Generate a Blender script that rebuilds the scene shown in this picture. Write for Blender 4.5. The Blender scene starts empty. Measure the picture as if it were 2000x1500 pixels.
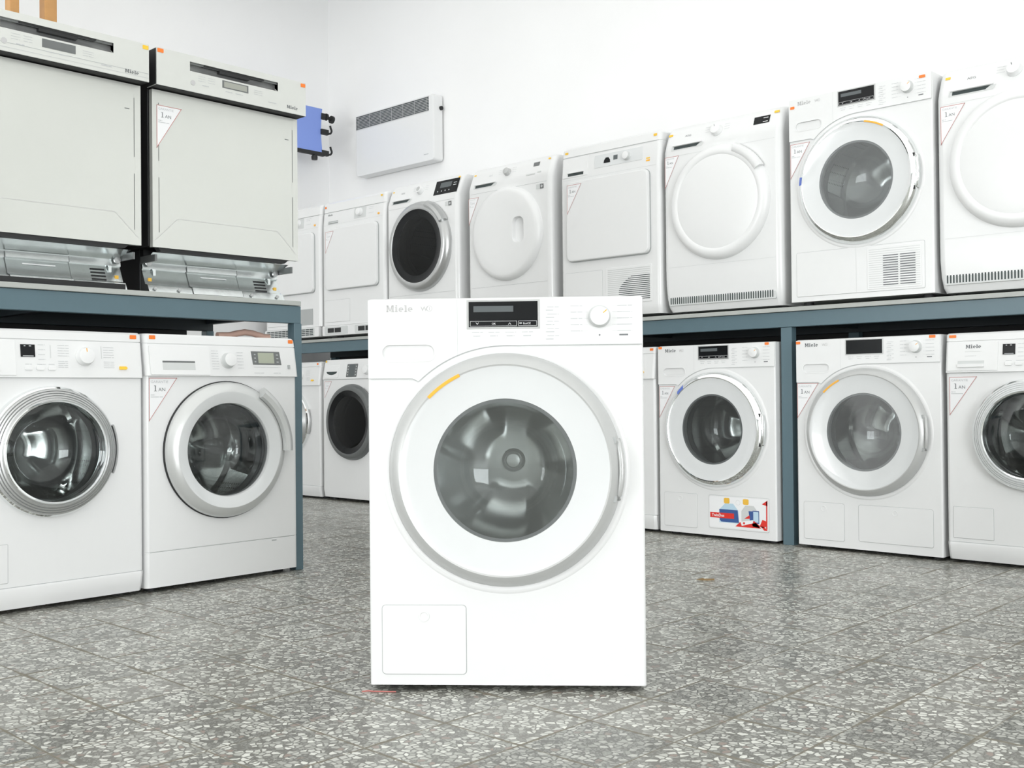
import bpy, bmesh, math, random
from math import sin, cos, pi, radians, sqrt, atan2
from mathutils import Matrix, Vector
random.seed(7)
S = bpy.context.scene
COL = S.collection

# ------------------------------------------------------------------ camera
CAM_YAW, CAM_PITCH, CAM_ROLL = radians(43.4), 0.0088, 0.0093
cd = bpy.data.cameras.new('camera')
cd.sensor_fit = 'HORIZONTAL'
cd.sensor_width = 36.0
cd.lens = 2107.1 / 2000 * 36.0
cd.clip_start = 0.05
cam = bpy.data.objects.new('camera', cd)
COL.objects.link(cam)
cam.matrix_world = (Matrix.Translation((0, 0, 0.642)) @ Matrix.Rotation(CAM_YAW, 4, 'Z')
                    @ Matrix.Rotation(pi / 2 + CAM_PITCH, 4, 'X') @ Matrix.Rotation(-CAM_ROLL, 4, 'Z'))
S.camera = cam

# ------------------------------------------------------------------ world, lights, exposure
w = bpy.data.worlds.new('world')
S.world = w
w.use_nodes = True
w.node_tree.nodes['Background'].inputs[0].default_value = (0.85, 0.93, 1.0, 1)
w.node_tree.nodes['Background'].inputs[1].default_value = 0.3
S.view_settings.view_transform = 'Standard'
S.view_settings.look = 'None'
S.view_settings.gamma = 1.0
S.view_settings.use_curve_mapping = False
S.view_settings.exposure = 0.0


def area(name, loc, rot, sx, sy, power, col):
    l = bpy.data.lights.new(name, 'AREA')
    l.shape = 'RECTANGLE'
    l.size, l.size_y, l.energy, l.color = sx, sy, power, col
    o = bpy.data.objects.new(name, l)
    o.location, o.rotation_euler = loc, rot
    COL.objects.link(o)
    return o


# shop windows on the side the left row faces, and on the side the right row faces; ceiling light, and a fill added to lift the walls
area('shop_window_light', (7.8, -2.8, 1.45), (0, pi / 2, 0), 2.6, 5.0, 480, (0.97, 0.985, 1.0))
area('front_window_light', (-4.0, -9.3, 1.4), (pi / 2, 0, 0), 4.4, 2.6, 300, (0.97, 0.985, 1.0))
area('wall_fill_light', (-3.0, 2.2, 3.42), (0, 0, 0), 5.5, 4.0, 48, (1.0, 0.99, 0.97))  # fill added to brighten the walls, no known lamp there
area('ceiling_light', (0.6, -2.2, 3.42), (0, 0, 0), 11.0, 12.0, 235, (1.0, 0.99, 0.97))


# ------------------------------------------------------------------ materials
def mat(name, col, rough=0.5, metal=0.0, spec=0.5, coat=0.0, noise=0.0, nscale=30.0, bump=0.0, bscale=200.0):
    m = bpy.data.materials.new(name)
    m.use_nodes = True
    nt = m.node_tree
    b = nt.nodes['Principled BSDF']
    b.inputs['Base Color'].default_value = (*col, 1)
    b.inputs['Roughness'].default_value = rough
    b.inputs['Metallic'].default_value = metal
    b.inputs['Specular IOR Level'].default_value = spec
    b.inputs['Coat Weight'].default_value = coat
    b.inputs['Coat Roughness'].default_value = 0.05
    tc = nt.nodes.new('ShaderNodeTexCoord')
    n = nt.nodes.new('ShaderNodeTexNoise')
    n.inputs['Scale'].default_value = nscale
    n.inputs['Detail'].default_value = 4
    nt.links.new(tc.outputs['Object'], n.inputs['Vector'])
    mx = nt.nodes.new('ShaderNodeMix')
    mx.data_type = 'RGBA'
    mx.inputs[6].default_value = (*[max(0, c * (1 - noise)) for c in col], 1)
    mx.inputs[7].default_value = (*[min(1, c * (1 + noise)) for c in col], 1)
    nt.links.new(n.outputs['Fac'], mx.inputs[0])
    nt.links.new(mx.outputs[2], b.inputs['Base Color'])
    if bump:
        n2 = nt.nodes.new('ShaderNodeTexNoise')
        n2.inputs['Scale'].default_value = bscale
        nt.links.new(tc.outputs['Object'], n2.inputs['Vector'])
        bp = nt.nodes.new('ShaderNodeBump')
        bp.inputs['Strength'].default_value = bump
        bp.inputs['Distance'].default_value = 0.002
        nt.links.new(n2.outputs['Fac'], bp.inputs['Height'])
        nt.links.new(bp.outputs['Normal'], b.inputs['Normal'])
    return m


def glass(name, tint, gloss, base=0.08):
    m = bpy.data.materials.new(name)
    m.use_nodes = True
    nt = m.node_tree
    nt.nodes.remove(nt.nodes['Principled BSDF'])
    out = nt.nodes['Material Output']
    t = nt.nodes.new('ShaderNodeBsdfTransparent')
    t.inputs[0].default_value = (*tint, 1)
    g = nt.nodes.new('ShaderNodeBsdfGlossy')
    g.inputs[0].default_value = (0.95, 0.97, 0.97, 1)
    g.inputs[1].default_value = gloss
    lw = nt.nodes.new('ShaderNodeLayerWeight')
    lw.inputs[0].default_value = 0.25
    ad = nt.nodes.new('ShaderNodeMath')
    ad.operation = 'ADD'
    ad.use_clamp = True
    ad.inputs[1].default_value = base
    nt.links.new(lw.outputs['Fresnel'], ad.inputs[0])
    mx = nt.nodes.new('ShaderNodeMixShader')
    nt.links.new(ad.outputs[0], mx.inputs[0])
    nt.links.new(t.outputs[0], mx.inputs[1])
    nt.links.new(g.outputs[0], mx.inputs[2])
    nt.links.new(mx.outputs[0], out.inputs[0])
    return m


WHITE = mat('white_enamel', (0.79, 0.80, 0.80), 0.28, coat=0.15, noise=0.01)
PLASTIC = mat('white_plastic', (0.81, 0.82, 0.82), 0.32, noise=0.01)
GLOSSW = mat('glossy_white_ring', (0.71, 0.73, 0.735), 0.1, coat=0.5, noise=0.01)
PALEGREY = mat('pale_grey_plastic', (0.62, 0.64, 0.635), 0.4, noise=0.02)
RECESS_SHADE = mat('recess_shade_grey', (0.54, 0.555, 0.55), 0.45)  # white plastic greyed down, recess shade put into the colour
SEAM = mat('seam_grey', (0.42, 0.44, 0.44), 0.6)
PRINT = mat('printed_grey', (0.52, 0.54, 0.55), 0.6)
PRINTD = mat('printed_dark_grey', (0.16, 0.17, 0.18), 0.6)
LOGOG = mat('logo_pale_grey', (0.55, 0.55, 0.55), 0.35)
SILVER = mat('satin_silver', (0.52, 0.53, 0.525), 0.32, metal=0.2, noise=0.03)
SILVERL = mat('pale_silver', (0.66, 0.675, 0.67), 0.3, metal=0.35, noise=0.02)
SILVERD = mat('brushed_silver', (0.52, 0.53, 0.53), 0.28, metal=0.7, noise=0.04)
CHROME = mat('chrome', (0.86, 0.88, 0.88), 0.06, metal=1.0)
BLACK = mat('black_display', (0.010, 0.011, 0.012), 0.12, spec=0.25)
BLACKM = mat('matte_black', (0.015, 0.016, 0.017), 0.6)
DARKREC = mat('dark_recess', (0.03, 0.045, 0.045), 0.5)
GASKET = mat('grey_rubber', (0.22, 0.23, 0.235), 0.6)
LCD = mat('lcd_grey', (0.10, 0.115, 0.12), 0.3)
LCDG = mat('lcd_green', (0.40, 0.43, 0.34), 0.3)
LCDB = mat('lcd_beige', (0.36, 0.37, 0.33), 0.3)
GUNM = mat('gunmetal', (0.17, 0.18, 0.18), 0.35, metal=0.4)
ORANGE = mat('orange_sticker', (0.95, 0.22, 0.03), 0.5, noise=0.1, nscale=300)
YELLOW = mat('yellow_sticker', (0.98, 0.58, 0.05), 0.5, noise=0.1, nscale=300)
AMBER = mat('amber_tape', (0.95, 0.47, 0.05), 0.4)
BLUET = mat('blue_tape', (0.10, 0.18, 0.62), 0.4)
PAPER = mat('sticker_paper', (0.86, 0.87, 0.88), 0.5)
REDL = mat('red_line', (0.52, 0.17, 0.15), 0.5)
RED = mat('red_print', (0.72, 0.03, 0.02), 0.4)
NAVY = mat('navy_print', (0.04, 0.10, 0.30), 0.4)
SKY = mat('pale_blue_print', (0.50, 0.68, 0.80), 0.4)
GOLD = mat('gold_print', (0.85, 0.50, 0.06), 0.4)
STEELW = mat('dishwasher_steel', (0.68, 0.695, 0.66), 0.24, metal=0.35, noise=0.02, nscale=6, bump=0.05, bscale=5)
STEELP = mat('dishwasher_panel', (0.68, 0.695, 0.665), 0.3, metal=0.25, noise=0.02)
GALV = mat('galvanised_sheet', (0.74, 0.78, 0.78), 0.24, metal=0.95, noise=0.12, nscale=25, bump=0.15, bscale=40)
BLUEG = mat('blue_grey_paint', (0.098, 0.16, 0.19), 0.36, noise=0.05, nscale=12)
SHADEDST = mat('shaded_shelf_paint', (0.035, 0.048, 0.055), 0.5)  # shelf paint with the shade below the boards put into its colour
BOARD = mat('grey_board', (0.43, 0.45, 0.43), 0.5, noise=0.05)
WOOD = mat('orange_wood', (0.55, 0.29, 0.10), 0.45, noise=0.25, nscale=18)
BLUEP = mat('blue_plastic', (0.22, 0.32, 0.74), 0.45)
PINKISH = mat('pinkish_matte', (0.84, 0.56, 0.46), 0.5, noise=0.1)
BROWN = mat('brown_scrap', (0.30, 0.20, 0.09), 0.7)
WINDOW = glass('door_glass', (0.88, 0.90, 0.90), 0.03, 0.10)
BOWL = glass('bowl_glass', (0.90, 0.92, 0.92), 0.04, 0.03)
DARKG = glass('dark_door_glass', (0.055, 0.065, 0.07), 0.03, 0.0)


def drum_material(name, metal, rough, top):
    m = bpy.data.materials.new(name)
    m.use_nodes = True
    nt = m.node_tree
    b = nt.nodes['Principled BSDF']
    b.inputs['Metallic'].default_value = metal
    b.inputs['Roughness'].default_value = rough
    tc = nt.nodes.new('ShaderNodeTexCoord')
    v = nt.nodes.new('ShaderNodeTexVoronoi')
    v.inputs['Scale'].default_value = 70
    v.inputs['Randomness'].default_value = 0.0
    nt.links.new(tc.outputs['Object'], v.inputs['Vector'])
    r = nt.nodes.new('ShaderNodeValToRGB')
    r.color_ramp.elements[0].position = 0.20
    r.color_ramp.elements[0].color = (0.06, 0.065, 0.065, 1)
    r.color_ramp.elements[1].position = 0.28
    r.color_ramp.elements[1].color = (top, top * 1.02, top * 1.01, 1)
    nt.links.new(v.outputs['Distance'], r.inputs[0])
    nt.links.new(r.outputs[0], b.inputs['Base Color'])
    return m


DRUM = drum_material('perforated_steel', 0.75, 0.24, 0.80)
DRUMK = drum_material('perforated_dark_steel', 0.95, 0.2, 0.50)
DRUMPK = mat('polished_dark_steel', (0.52, 0.54, 0.53), 0.16, metal=0.95, noise=0.03)
DRUMP = mat('polished_drum_steel', (0.78, 0.80, 0.79), 0.25, metal=0.6, noise=0.03)


def floor_material():
    m = bpy.data.materials.new('terrazzo_tiles')
    m.use_nodes = True
    nt = m.node_tree
    N, L = nt.nodes, nt.links
    b = N['Principled BSDF']
    tc = N.new('ShaderNodeTexCoord')

    def math_(op, a, bb=None, c=None):
        n = N.new('ShaderNodeMath')
        n.operation = op
        for i, v in enumerate((a, bb, c)):
            if v is None:
                continue
            if isinstance(v, (int, float)):
                n.inputs[i].default_value = v
            else:
                L.new(v, n.inputs[i])
        return n.outputs[0]

    def mixc(f, a, bb):
        n = N.new('ShaderNodeMix')
        n.data_type = 'RGBA'
        if isinstance(f, float):
            n.inputs[0].default_value = f
        else:
            L.new(f, n.inputs[0])
        for i, v in ((6, a), (7, bb)):
            if isinstance(v, tuple):
                n.inputs[i].default_value = (*v, 1)
            else:
                L.new(v, n.inputs[i])
        return n.outputs[2]

    def ramp(f, p0, p1):
        n = N.new('ShaderNodeMapRange')
        n.interpolation_type = 'SMOOTHSTEP'
        n.inputs[1].default_value, n.inputs[2].default_value = p0, p1
        L.new(f, n.inputs[0])
        return n.outputs[0]

    sx = N.new('ShaderNodeSeparateXYZ')
    L.new(tc.outputs['Object'], sx.inputs[0])
    X, Y = sx.outputs[0], sx.outputs[1]
    # wobble of chips
    wob = N.new('ShaderNodeTexNoise')
    wob.inputs['Scale'].default_value = 45
    L.new(tc.outputs['Object'], wob.inputs['Vector'])
    va = N.new('ShaderNodeVectorMath')
    va.operation = 'MULTIPLY_ADD'
    L.new(wob.outputs['Color'], va.inputs[0])
    va.inputs[1].default_value = (0.012, 0.012, 0)
    L.new(tc.outputs['Object'], va.inputs[2])

    def chips(scale, e0, e1, keep):
        v1 = N.new('ShaderNodeTexVoronoi')
        v1.voronoi_dimensions = '2D'
        v1.inputs['Scale'].default_value = scale
        L.new(va.outputs[0], v1.inputs['Vector'])
        v2 = N.new('ShaderNodeTexVoronoi')
        v2.voronoi_dimensions = '2D'
        v2.feature = 'DISTANCE_TO_EDGE'
        v2.inputs['Scale'].default_value = scale
        L.new(va.outputs[0], v2.inputs['Vector'])
        s = N.new('ShaderNodeSeparateColor')
        L.new(v1.outputs['Color'], s.inputs[0])
        msk = ramp(v2.outputs['Distance'], e0, e1)
        kp = math_('GREATER_THAN', s.outputs[0], keep)
        return math_('MULTIPLY', msk, kp), s

    big, sb = chips(72, 0.09, 0.16, 0.30)
    sml, ss = chips(150, 0.10, 0.18, 0.35)
    # tile by tile tone
    fx = math_('FLOOR', math_('DIVIDE', math_('ADD', X, 1.15), 0.2))
    fy = math_('FLOOR', math_('DIVIDE', math_('SUBTRACT', Y, 0.04), 0.2))
    cmb = N.new('ShaderNodeCombineXYZ')
    L.new(fx, cmb.inputs[0])
    L.new(fy, cmb.inputs[1])
    wn = N.new('ShaderNodeTexWhiteNoise')
    wn.noise_dimensions = '2D'
    L.new(cmb.outputs[0], wn.inputs['Vector'])
    big2 = N.new('ShaderNodeTexNoise')
    big2.inputs['Scale'].default_value = 2.2
    big2.inputs['Detail'].default_value = 3
    L.new(tc.outputs['Object'], big2.inputs['Vector'])
    tone = math_('ADD', math_('MULTIPLY', wn.outputs['Value'], 0.75), math_('MULTIPLY', big2.outputs['Fac'], 0.6))
    base = mixc(tone, (0.085, 0.09, 0.08), (0.20, 0.195, 0.172))
    chipc = mixc(sb.outputs[1], (0.30, 0.305, 0.275), (0.78, 0.79, 0.73))
    pink = math_('GREATER_THAN', sb.outputs[2], 0.95)
    chipc = mixc(pink, chipc, (0.30, 0.24, 0.205))
    dens = ramp(wn.outputs['Value'], -0.5, 0.45)
    c1 = mixc(math_('MULTIPLY', sml, 0.55), base, (0.34, 0.345, 0.315))
    c2 = mixc(math_('MULTIPLY', big, dens), c1, chipc)
    # joints
    jn = N.new('ShaderNodeTexNoise')
    jn.inputs['Scale'].default_value = 6
    L.new(tc.outputs['Object'], jn.inputs['Vector'])
    jw = math_('MULTIPLY', ramp(jn.outputs['Fac'], 0.35, 0.7), 0.0042)
    jw = math_('ADD', jw, 0.0010)
    dx = math_('PINGPONG', math_('ADD', X, 1.15), 0.1)
    dy = math_('PINGPONG', math_('SUBTRACT', Y, 0.04), 0.1)
    d = math_('MINIMUM', dx, dy)
    j = math_('LESS_THAN', d, jw)
    c3 = mixc(math_('MULTIPLY', j, 0.85), c2, (0.19, 0.172, 0.13))
    L.new(c3, b.inputs['Base Color'])
    rr = math_('ADD', math_('MULTIPLY', big2.outputs['Fac'], 0.2), 0.2)
    rr = math_('ADD', rr, math_('MULTIPLY', j, 0.3))
    L.new(rr, b.inputs['Roughness'])
    return m


def wall_material():
    m = mat('white_plaster', (0.90, 0.905, 0.905), 0.75, noise=0.02, nscale=3, bump=0.12, bscale=60)
    return m


FLOORM = floor_material()
WALLM = wall_material()


# ------------------------------------------------------------------ mesh builder
def rrect(x0, x1, z0, z1, r, n=6):
    p = []
    for cx, cz, a in ((x1 - r, z1 - r, 0), (x0 + r, z1 - r, 90), (x0 + r, z0 + r, 180), (x1 - r, z0 + r, 270)):
        for i in range(n + 1):
            t = radians(a + 90 * i / n)
            p.append((cx + r * cos(t), cz + r * sin(t)))
    return p


def circle(cx, cz, r, n=64):
    return [(cx + r * cos(2 * pi * i / n), cz + r * sin(2 * pi * i / n)) for i in range(n)]


_text = {}


def text_mesh(s, bold):
    k = (s, bold)
    if k not in _text:
        c = bpy.data.curves.new('t', 'FONT')
        c.body = s
        c.size = 1.0
        c.offset = bold
        c.resolution_u = 3
        o = bpy.data.objects.new('t', c)
        COL.objects.link(o)
        dg = bpy.context.evaluated_depsgraph_get()
        me = bpy.data.meshes.new_from_object(o.evaluated_get(dg))
        vs = [v.co.copy() for v in me.vertices]
        fs = [tuple(p.vertices) for p in me.polygons]
        bpy.data.objects.remove(o)
        bpy.data.curves.remove(c)
        bpy.data.meshes.remove(me)
        _text[k] = (vs, fs)
    return _text[k]


class B:
    """collects shapes into ONE mesh object; x to the right, y into the machine, z up"""

    def __init__(s, m):
        s.bm = bmesh.new()
        s.mats = [m]
        s.i = 0
        s.M = Matrix.Identity(4)
        s.wn = False

    def use(s, m):
        if m not in s.mats:
            s.mats.append(m)
        s.i = s.mats.index(m)
        return s

    def v(s, x, y, z):
        return s.bm.verts.new(s.M @ Vector((x, y, z)))

    def f(s, vs):
        try:
            fc = s.bm.faces.new(vs)
            fc.material_index = s.i
            return fc
        except ValueError:
            return None

    def box(s, x0, x1, y0, y1, z0, z1):
        p = [s.v(x, y, z) for z in (z0, z1) for x, y in ((x0, y0), (x1, y0), (x1, y1), (x0, y1))]
        for q in ((3, 2, 1, 0), (4, 5, 6, 7), (0, 1, 5, 4), (1, 2, 6, 5), (2, 3, 7, 6), (3, 0, 4, 7)):
            s.f([p[k] for k in q])
        return s

    def flat(s, poly, y):
        s.f([s.v(x, y, z) for x, z in poly])
        return s

    def rect(s, x0, x1, z0, z1, y):
        return s.flat([(x0, z0), (x1, z0), (x1, z1), (x0, z1)], y)

    def prism(s, poly, y0, y1, ch=0.0):
        """polygon in x-z, front at y0, back at y1; ch = chamfer of the front edge"""
        n = len(poly)
        cx = sum(p[0] for p in poly) / n
        cz = sum(p[1] for p in poly) / n
        rows = []
        if ch:
            s.wn = True
            hx = max(abs(p[0] - cx) for p in poly)
            hz = max(abs(p[1] - cz) for p in poly)
            for k, (ins, dy) in enumerate(((ch, 0), (ch * 0.3, ch * 0.3), (0, ch))):
                rows.append([s.v(cx + (x - cx) * (1 - ins / hx), y0 + dy, cz + (z - cz) * (1 - ins / hz)) for x, z in poly])
        else:
            rows.append([s.v(x, y0, z) for x, z in poly])
        rows.append([s.v(x, y1, z) for x, z in poly])
        s.f(rows[0])
        s.f(rows[-1][::-1])
        for a, b in zip(rows, rows[1:]):
            for k in range(n):
                s.f([a[k], b[k], b[(k + 1) % n], a[(k + 1) % n]])
        return s

    def panel(s, outer, holes, y0, y1):
        """polygon with holes; front face at y0, edges running back to y1"""
        loops = []
        edges = []
        for lp in [outer] + holes:
            vs = [s.v(x, y0, z) for x, z in lp]
            loops.append(vs)
            for k in range(len(vs)):
                edges.append(s.bm.edges.new((vs[k], vs[(k + 1) % len(vs)])))
        r = bmesh.ops.triangle_fill(s.bm, use_beauty=True, use_dissolve=False, edges=edges)
        for g in r['geom']:
            if isinstance(g, bmesh.types.BMFace):
                g.material_index = s.i
        for lp, vs in zip([outer] + holes, loops):
            bk = [s.v(x, y1, z) for x, z in lp]
            n = len(vs)
            for k in range(n):
                s.f([vs[k], vs[(k + 1) % n], bk[(k + 1) % n], bk[k]])
        return s

    def lathe(s, cx, cz, prof, n=72, a0=0.0, a1=360.0):
        full = abs(a1 - a0) >= 359.9
        m = n if full else n + 1
        rows = []
        for r, y in prof:
            if r < 1e-6:
                rows.append([s.v(cx, y, cz)] * m)
            else:
                rows.append([s.v(cx + r * cos(radians(a0 + (a1 - a0) * k / n)), y, cz + r * sin(radians(a0 + (a1 - a0) * k / n))) for k in range(m)])
        for a, b in zip(rows, rows[1:]):
            for k in range(n):
                q = [a[k], a[(k + 1) % m], b[(k + 1) % m], b[k]]
                u = []
                for t in q:
                    if t not in u:
                        u.append(t)
                if len(u) > 2:
                    s.f(u)
        if not full:
            for k in (0, n):
                u = [r[k] for r in rows]
                if len(set(u)) > 2:
                    s.f(u)
        return s

    def tube(s, pts, r, n=10, radii=None):
        rows = []
        P = [Vector(p) for p in pts]
        for i, p in enumerate(P):
            d = (P[min(i + 1, len(P) - 1)] - P[max(i - 1, 0)]).normalized()
            up = Vector((0, 0, 1)) if abs(d.z) < 0.9 else Vector((1, 0, 0))
            u = d.cross(up).normalized()
            w_ = d.cross(u)
            rr = radii[i] if radii else r
            rows.append([s.v(*(p + rr * (cos(2 * pi * k / n) * u + sin(2 * pi * k / n) * w_))) for k in range(n)])
        for a, b in zip(rows, rows[1:]):
            for k in range(n):
                s.f([a[k], a[(k + 1) % n], b[(k + 1) % n], b[k]])
        s.f(rows[0])
        s.f(rows[-1][::-1])
        return s

    def text(s, t, x, z, h, y, bold=0.0, sx=1.0, shear=0.0):
        vs, fs = text_mesh(t, bold)
        k = h / 0.73
        q = [s.v(x + (c.x * sx + c.y * shear) * k, y, z + c.y * k) for c in vs]
        for fc in fs:
            s.f([q[i] for i in fc])
        return s

    def obj(s, name, parent=None, bevel=0.0, seg=2, sharp=38, label=None, recalc=True):
        if recalc:
            bmesh.ops.recalc_face_normals(s.bm, faces=s.bm.faces)
        me = bpy.data.meshes.new(name)
        s.bm.to_mesh(me)
        s.bm.free()
        for m in s.mats:
            me.materials.append(m)
        for p in me.polygons:
            p.use_smooth = True
        me.set_sharp_from_angle(angle=radians(sharp))
        o = bpy.data.objects.new(name, me)
        COL.objects.link(o)
        if parent:
            o.parent = parent
        if bevel:
            bv = o.modifiers.new('bevel', 'BEVEL')
            bv.width, bv.segments, bv.limit_method, bv.angle_limit = bevel, seg, 'ANGLE', radians(40)
            bv.harden_normals = True
        if s.wn and not bevel:
            wm = o.modifiers.new('weighted_normal', 'WEIGHTED_NORMAL')
            wm.weight = 100
            wm.keep_sharp = True
        if label:
            o['label'] = label
        return o


def tag(o, label, cat, group=None):
    o['label'] = label
    o['category'] = cat
    if group:
        o['group'] = group
    return o


def thing(name, label, cat, loc, rot=0.0, group=None):
    o = bpy.data.objects.new(name, None)
    o.empty_display_size = 0.1
    COL.objects.link(o)
    o.location = loc
    o.rotation_euler = (0, 0, rot)
    return tag(o, label, cat, group)


def struct(b, name, bevel=0.0):
    o = b.obj(name, bevel=bevel)
    o['kind'] = 'structure'
    return o


# ------------------------------------------------------------------ lettering
def serif_logo(b, x, z, h, y, gap=1.0):
    """bold slab-serif five letter maker's logo built from strokes"""
    u = h
    t = 0.24 * u
    sf = 0.09 * u

    def bar(x0, x1, z0, z1):
        b.rect(x + x0 * u, x + x1 * u, z + z0 * u, z + z1 * u, y)
    # M
    bar(0.08, 0.28, 0, 1)
    bar(0.86, 1.12, 0, 1)
    bar(0, 0.36, 0, 0.1)
    bar(0.78, 1.2, 0, 0.1)
    bar(0, 0.3, 0.9, 1)
    bar(0.84, 1.2, 0.9, 1)
    b.flat([(x + 0.1 * u, z + u), (x + 0.38 * u, z + u), (x + 0.66 * u, z + 0.12 * u), (x + 0.52 * u, z + 0.12 * u)], y)
    b.flat([(x + 0.82 * u, z + u), (x + 0.95 * u, z + u), (x + 0.66 * u, z + 0.12 * u), (x + 0.55 * u, z + 0.12 * u)], y)

    def stem(x0, top):
        bar(x0 + 0.1, x0 + 0.36, 0, top)
        bar(x0, x0 + 0.46, 0, 0.09)
        bar(x0, x0 + 0.2, top - 0.09, top)

    def e(x0):
        cx, cz, R, r = x0 + 0.36, 0.35, 0.36, 0.2
        n = 22
        for k in range(n):
            a, c = radians(300 * k / n), radians(300 * (k + 1) / n)
            q = []
            for ang, rad in ((a, R), (c, R), (c, r), (a, r)):
                rx = rad if rad == R else r * 0.7
                q.append((x + (cx + rx * cos(ang)) * u, z + (cz + rad * sin(ang)) * u))
            b.flat(q, y)
        bar(x0 + 0.2, x0 + 0.7, 0.3, 0.4)
    stem(1.32, 0.72)
    b.flat([(x + (1.55 + 0.15 * cos(t_)) * u, z + (0.93 + 0.13 * sin(t_)) * u) for t_ in [2 * pi * k / 12 for k in range(12)]], y)
    e(1.9)
    stem(2.75, 1.0)
    e(3.3)
    return b


def dashes(b, rows, y):
    """small illegible print: rows of (x0, x1, z, h)"""
    for x0, x1, z, h in rows:
        x = x0
        while x < x1 - 1e-5:
            l = min(x1 - x, random.uniform(0.4, 1.0) * (x1 - x0) + 0.002)
            b.rect(x, x + l, z - h / 2, z + h / 2, y)
            x += l + 0.002
    return b


def legend(root, rows, y, m=None, M=None):
    """one cluster of small print"""
    b = B(m or PRINT)
    if M is not None:
        b.M = M
    dashes(b, rows, y)
    return b.obj('printed_legend', root, recalc=False)


def warranty(root, x, z, w_=0.101, h=0.142, y=-0.0012, pale=False):
    b = B(PAPER)
    b.flat([(x, z), (x, z - h), (x + w_, z)], y)
    b.use(REDL)
    t = 0.0017
    y2 = y - 0.0003
    b.rect(x, x + w_, z - t, z, y2)
    b.rect(x, x + t, z - h, z, y2)
    dx, dz = w_, h
    L = sqrt(dx * dx + dz * dz)
    nx, nz = -dz / L * t, dx / L * t
    b.flat([(x, z - h), (x + w_, z), (x + w_ + nx, z + nz), (x + nx, z - h + nz)], y2)
    b.use(PRINT if not pale else PALEGREY)
    k = w_ / 0.101
    b.text('GARANTIE', x + 0.006 * k, z - 0.0165 * k, 0.0085 * k, y2, 0.0, 1.12)
    b.use(PRINTD if not pale else PRINT)
    # "1 AN" : tall serif one, small capitals
    b.rect(x + 0.0215 * k, x + 0.0245 * k, z - 0.044 * k, z - 0.025 * k, y2)
    b.rect(x + 0.018 * k, x + 0.028 * k, z - 0.044 * k, z - 0.0425 * k, y2)
    b.rect(x + 0.018 * k, x + 0.0245 * k, z - 0.0265 * k, z - 0.025 * k, y2)
    b.text('AN', x + 0.033 * k, z - 0.044 * k, 0.0125 * k, y2, 0.0, 1.05)
    b.use(PRINT if not pale else PALEGREY)
    dashes(b, [(x + 0.006 * k, x + 0.022 * k, z - 0.056 * k, 0.002), (x + 0.006 * k, x + 0.05 * k, z - 0.0625 * k, 0.002)], y2)
    return b.obj('warranty_sticker', root, label='triangular white warranty sticker with thin red outline')


def price(root, x, z, m, y=-0.0012, w_=0.019, h=0.0105, tilt=0.0, M=None):
    b = B(m)
    if M is not None:
        b.M = M
    c = Matrix.Translation((x, 0, z)) @ Matrix.Rotation(tilt, 4, 'Y')
    b.M = b.M @ c
    b.prism(rrect(-w_ / 2, w_ / 2, -h / 2, h / 2, 0.002, 3), y - 0.0006, y + 0.0002)
    return b.obj('price_sticker', root)


# ------------------------------------------------------------------ appliance pieces
def cabinet(root, rows, W=0.596, D=0.6, r=0.008, hole=None, hole_rows=None, m=WHITE, name='cabinet', x0=None):
    """shell swept over rows of (z, y_front, inset); a door hole may be cut in the flat front of one row pair"""
    b = B(m)
    hw = W / 2
    n = 5

    def plan(z, yo, ins):
        pts = []
        a = hw - ins
        pts.append((-a, D))
        for i in range(n + 1):
            t = pi / 2 * i / n
            pts.append((-a + r - r * cos(t), yo + r - r * sin(t)))
        for i in range(n + 1):
            t = pi / 2 * i / n
            pts.append((a - r + r * sin(t), yo + r - r * cos(t)))
        pts.append((a, D))
        return [b.v(x, y, z) for x, y in pts]
    R = [plan(*q) for q in rows]
    k0 = n + 1
    for i, (p, q) in enumerate(zip(R, R[1:])):
        for k in range(len(p)):
            k2 = (k + 1) % len(p)
            if hole and i == hole_rows and k == k0:
                continue
            b.f([p[k], p[k2], q[k2], q[k]])
    b.f(R[0][::-1])
    b.f(R[-1])
    if hole:
        cx, cz, hr = hole
        p, q = R[hole_rows], R[hole_rows + 1]
        y = rows[hole_rows][1]
        outer = [p[k0], p[k0 + 1], q[k0 + 1], q[k0]]
        cv = [b.v(cx + hr * cos(2 * pi * k / 48), y, cz + hr * sin(2 * pi * k / 48)) for k in range(48)]
        e = []
        for lp in (outer, cv):
            for k in range(len(lp)):
                a_, c_ = lp[k], lp[(k + 1) % len(lp)]
                ed = b.bm.edges.get((a_, c_)) or b.bm.edges.new((a_, c_))
                e.append(ed)
        bmesh.ops.triangle_fill(b.bm, use_beauty=True, edges=e)
        bk = [b.v(cx + hr * cos(2 * pi * k / 48), y + 0.03, cz + hr * sin(2 * pi * k / 48)) for k in range(48)]
        for k in range(48):
            b.f([cv[k], cv[(k + 1) % 48], bk[(k + 1) % 48], bk[k]])
    b.wn = True
    return b.obj(name, root, sharp=30)


def feet(root, y=0.06, D=0.55, h=0.016, xs=(-0.25, 0.25)):
    for x in xs:
        for yy in (y, D):
            B(BLACKM).lathe(0, 0, [(0.0, 0), (0.02, 0), (0.02, h), (0.0, h)], 16).obj('foot', root).matrix_local = \
                Matrix.Translation((x, yy, 0)) @ Matrix.Rotation(pi / 2, 4, 'X')


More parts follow.
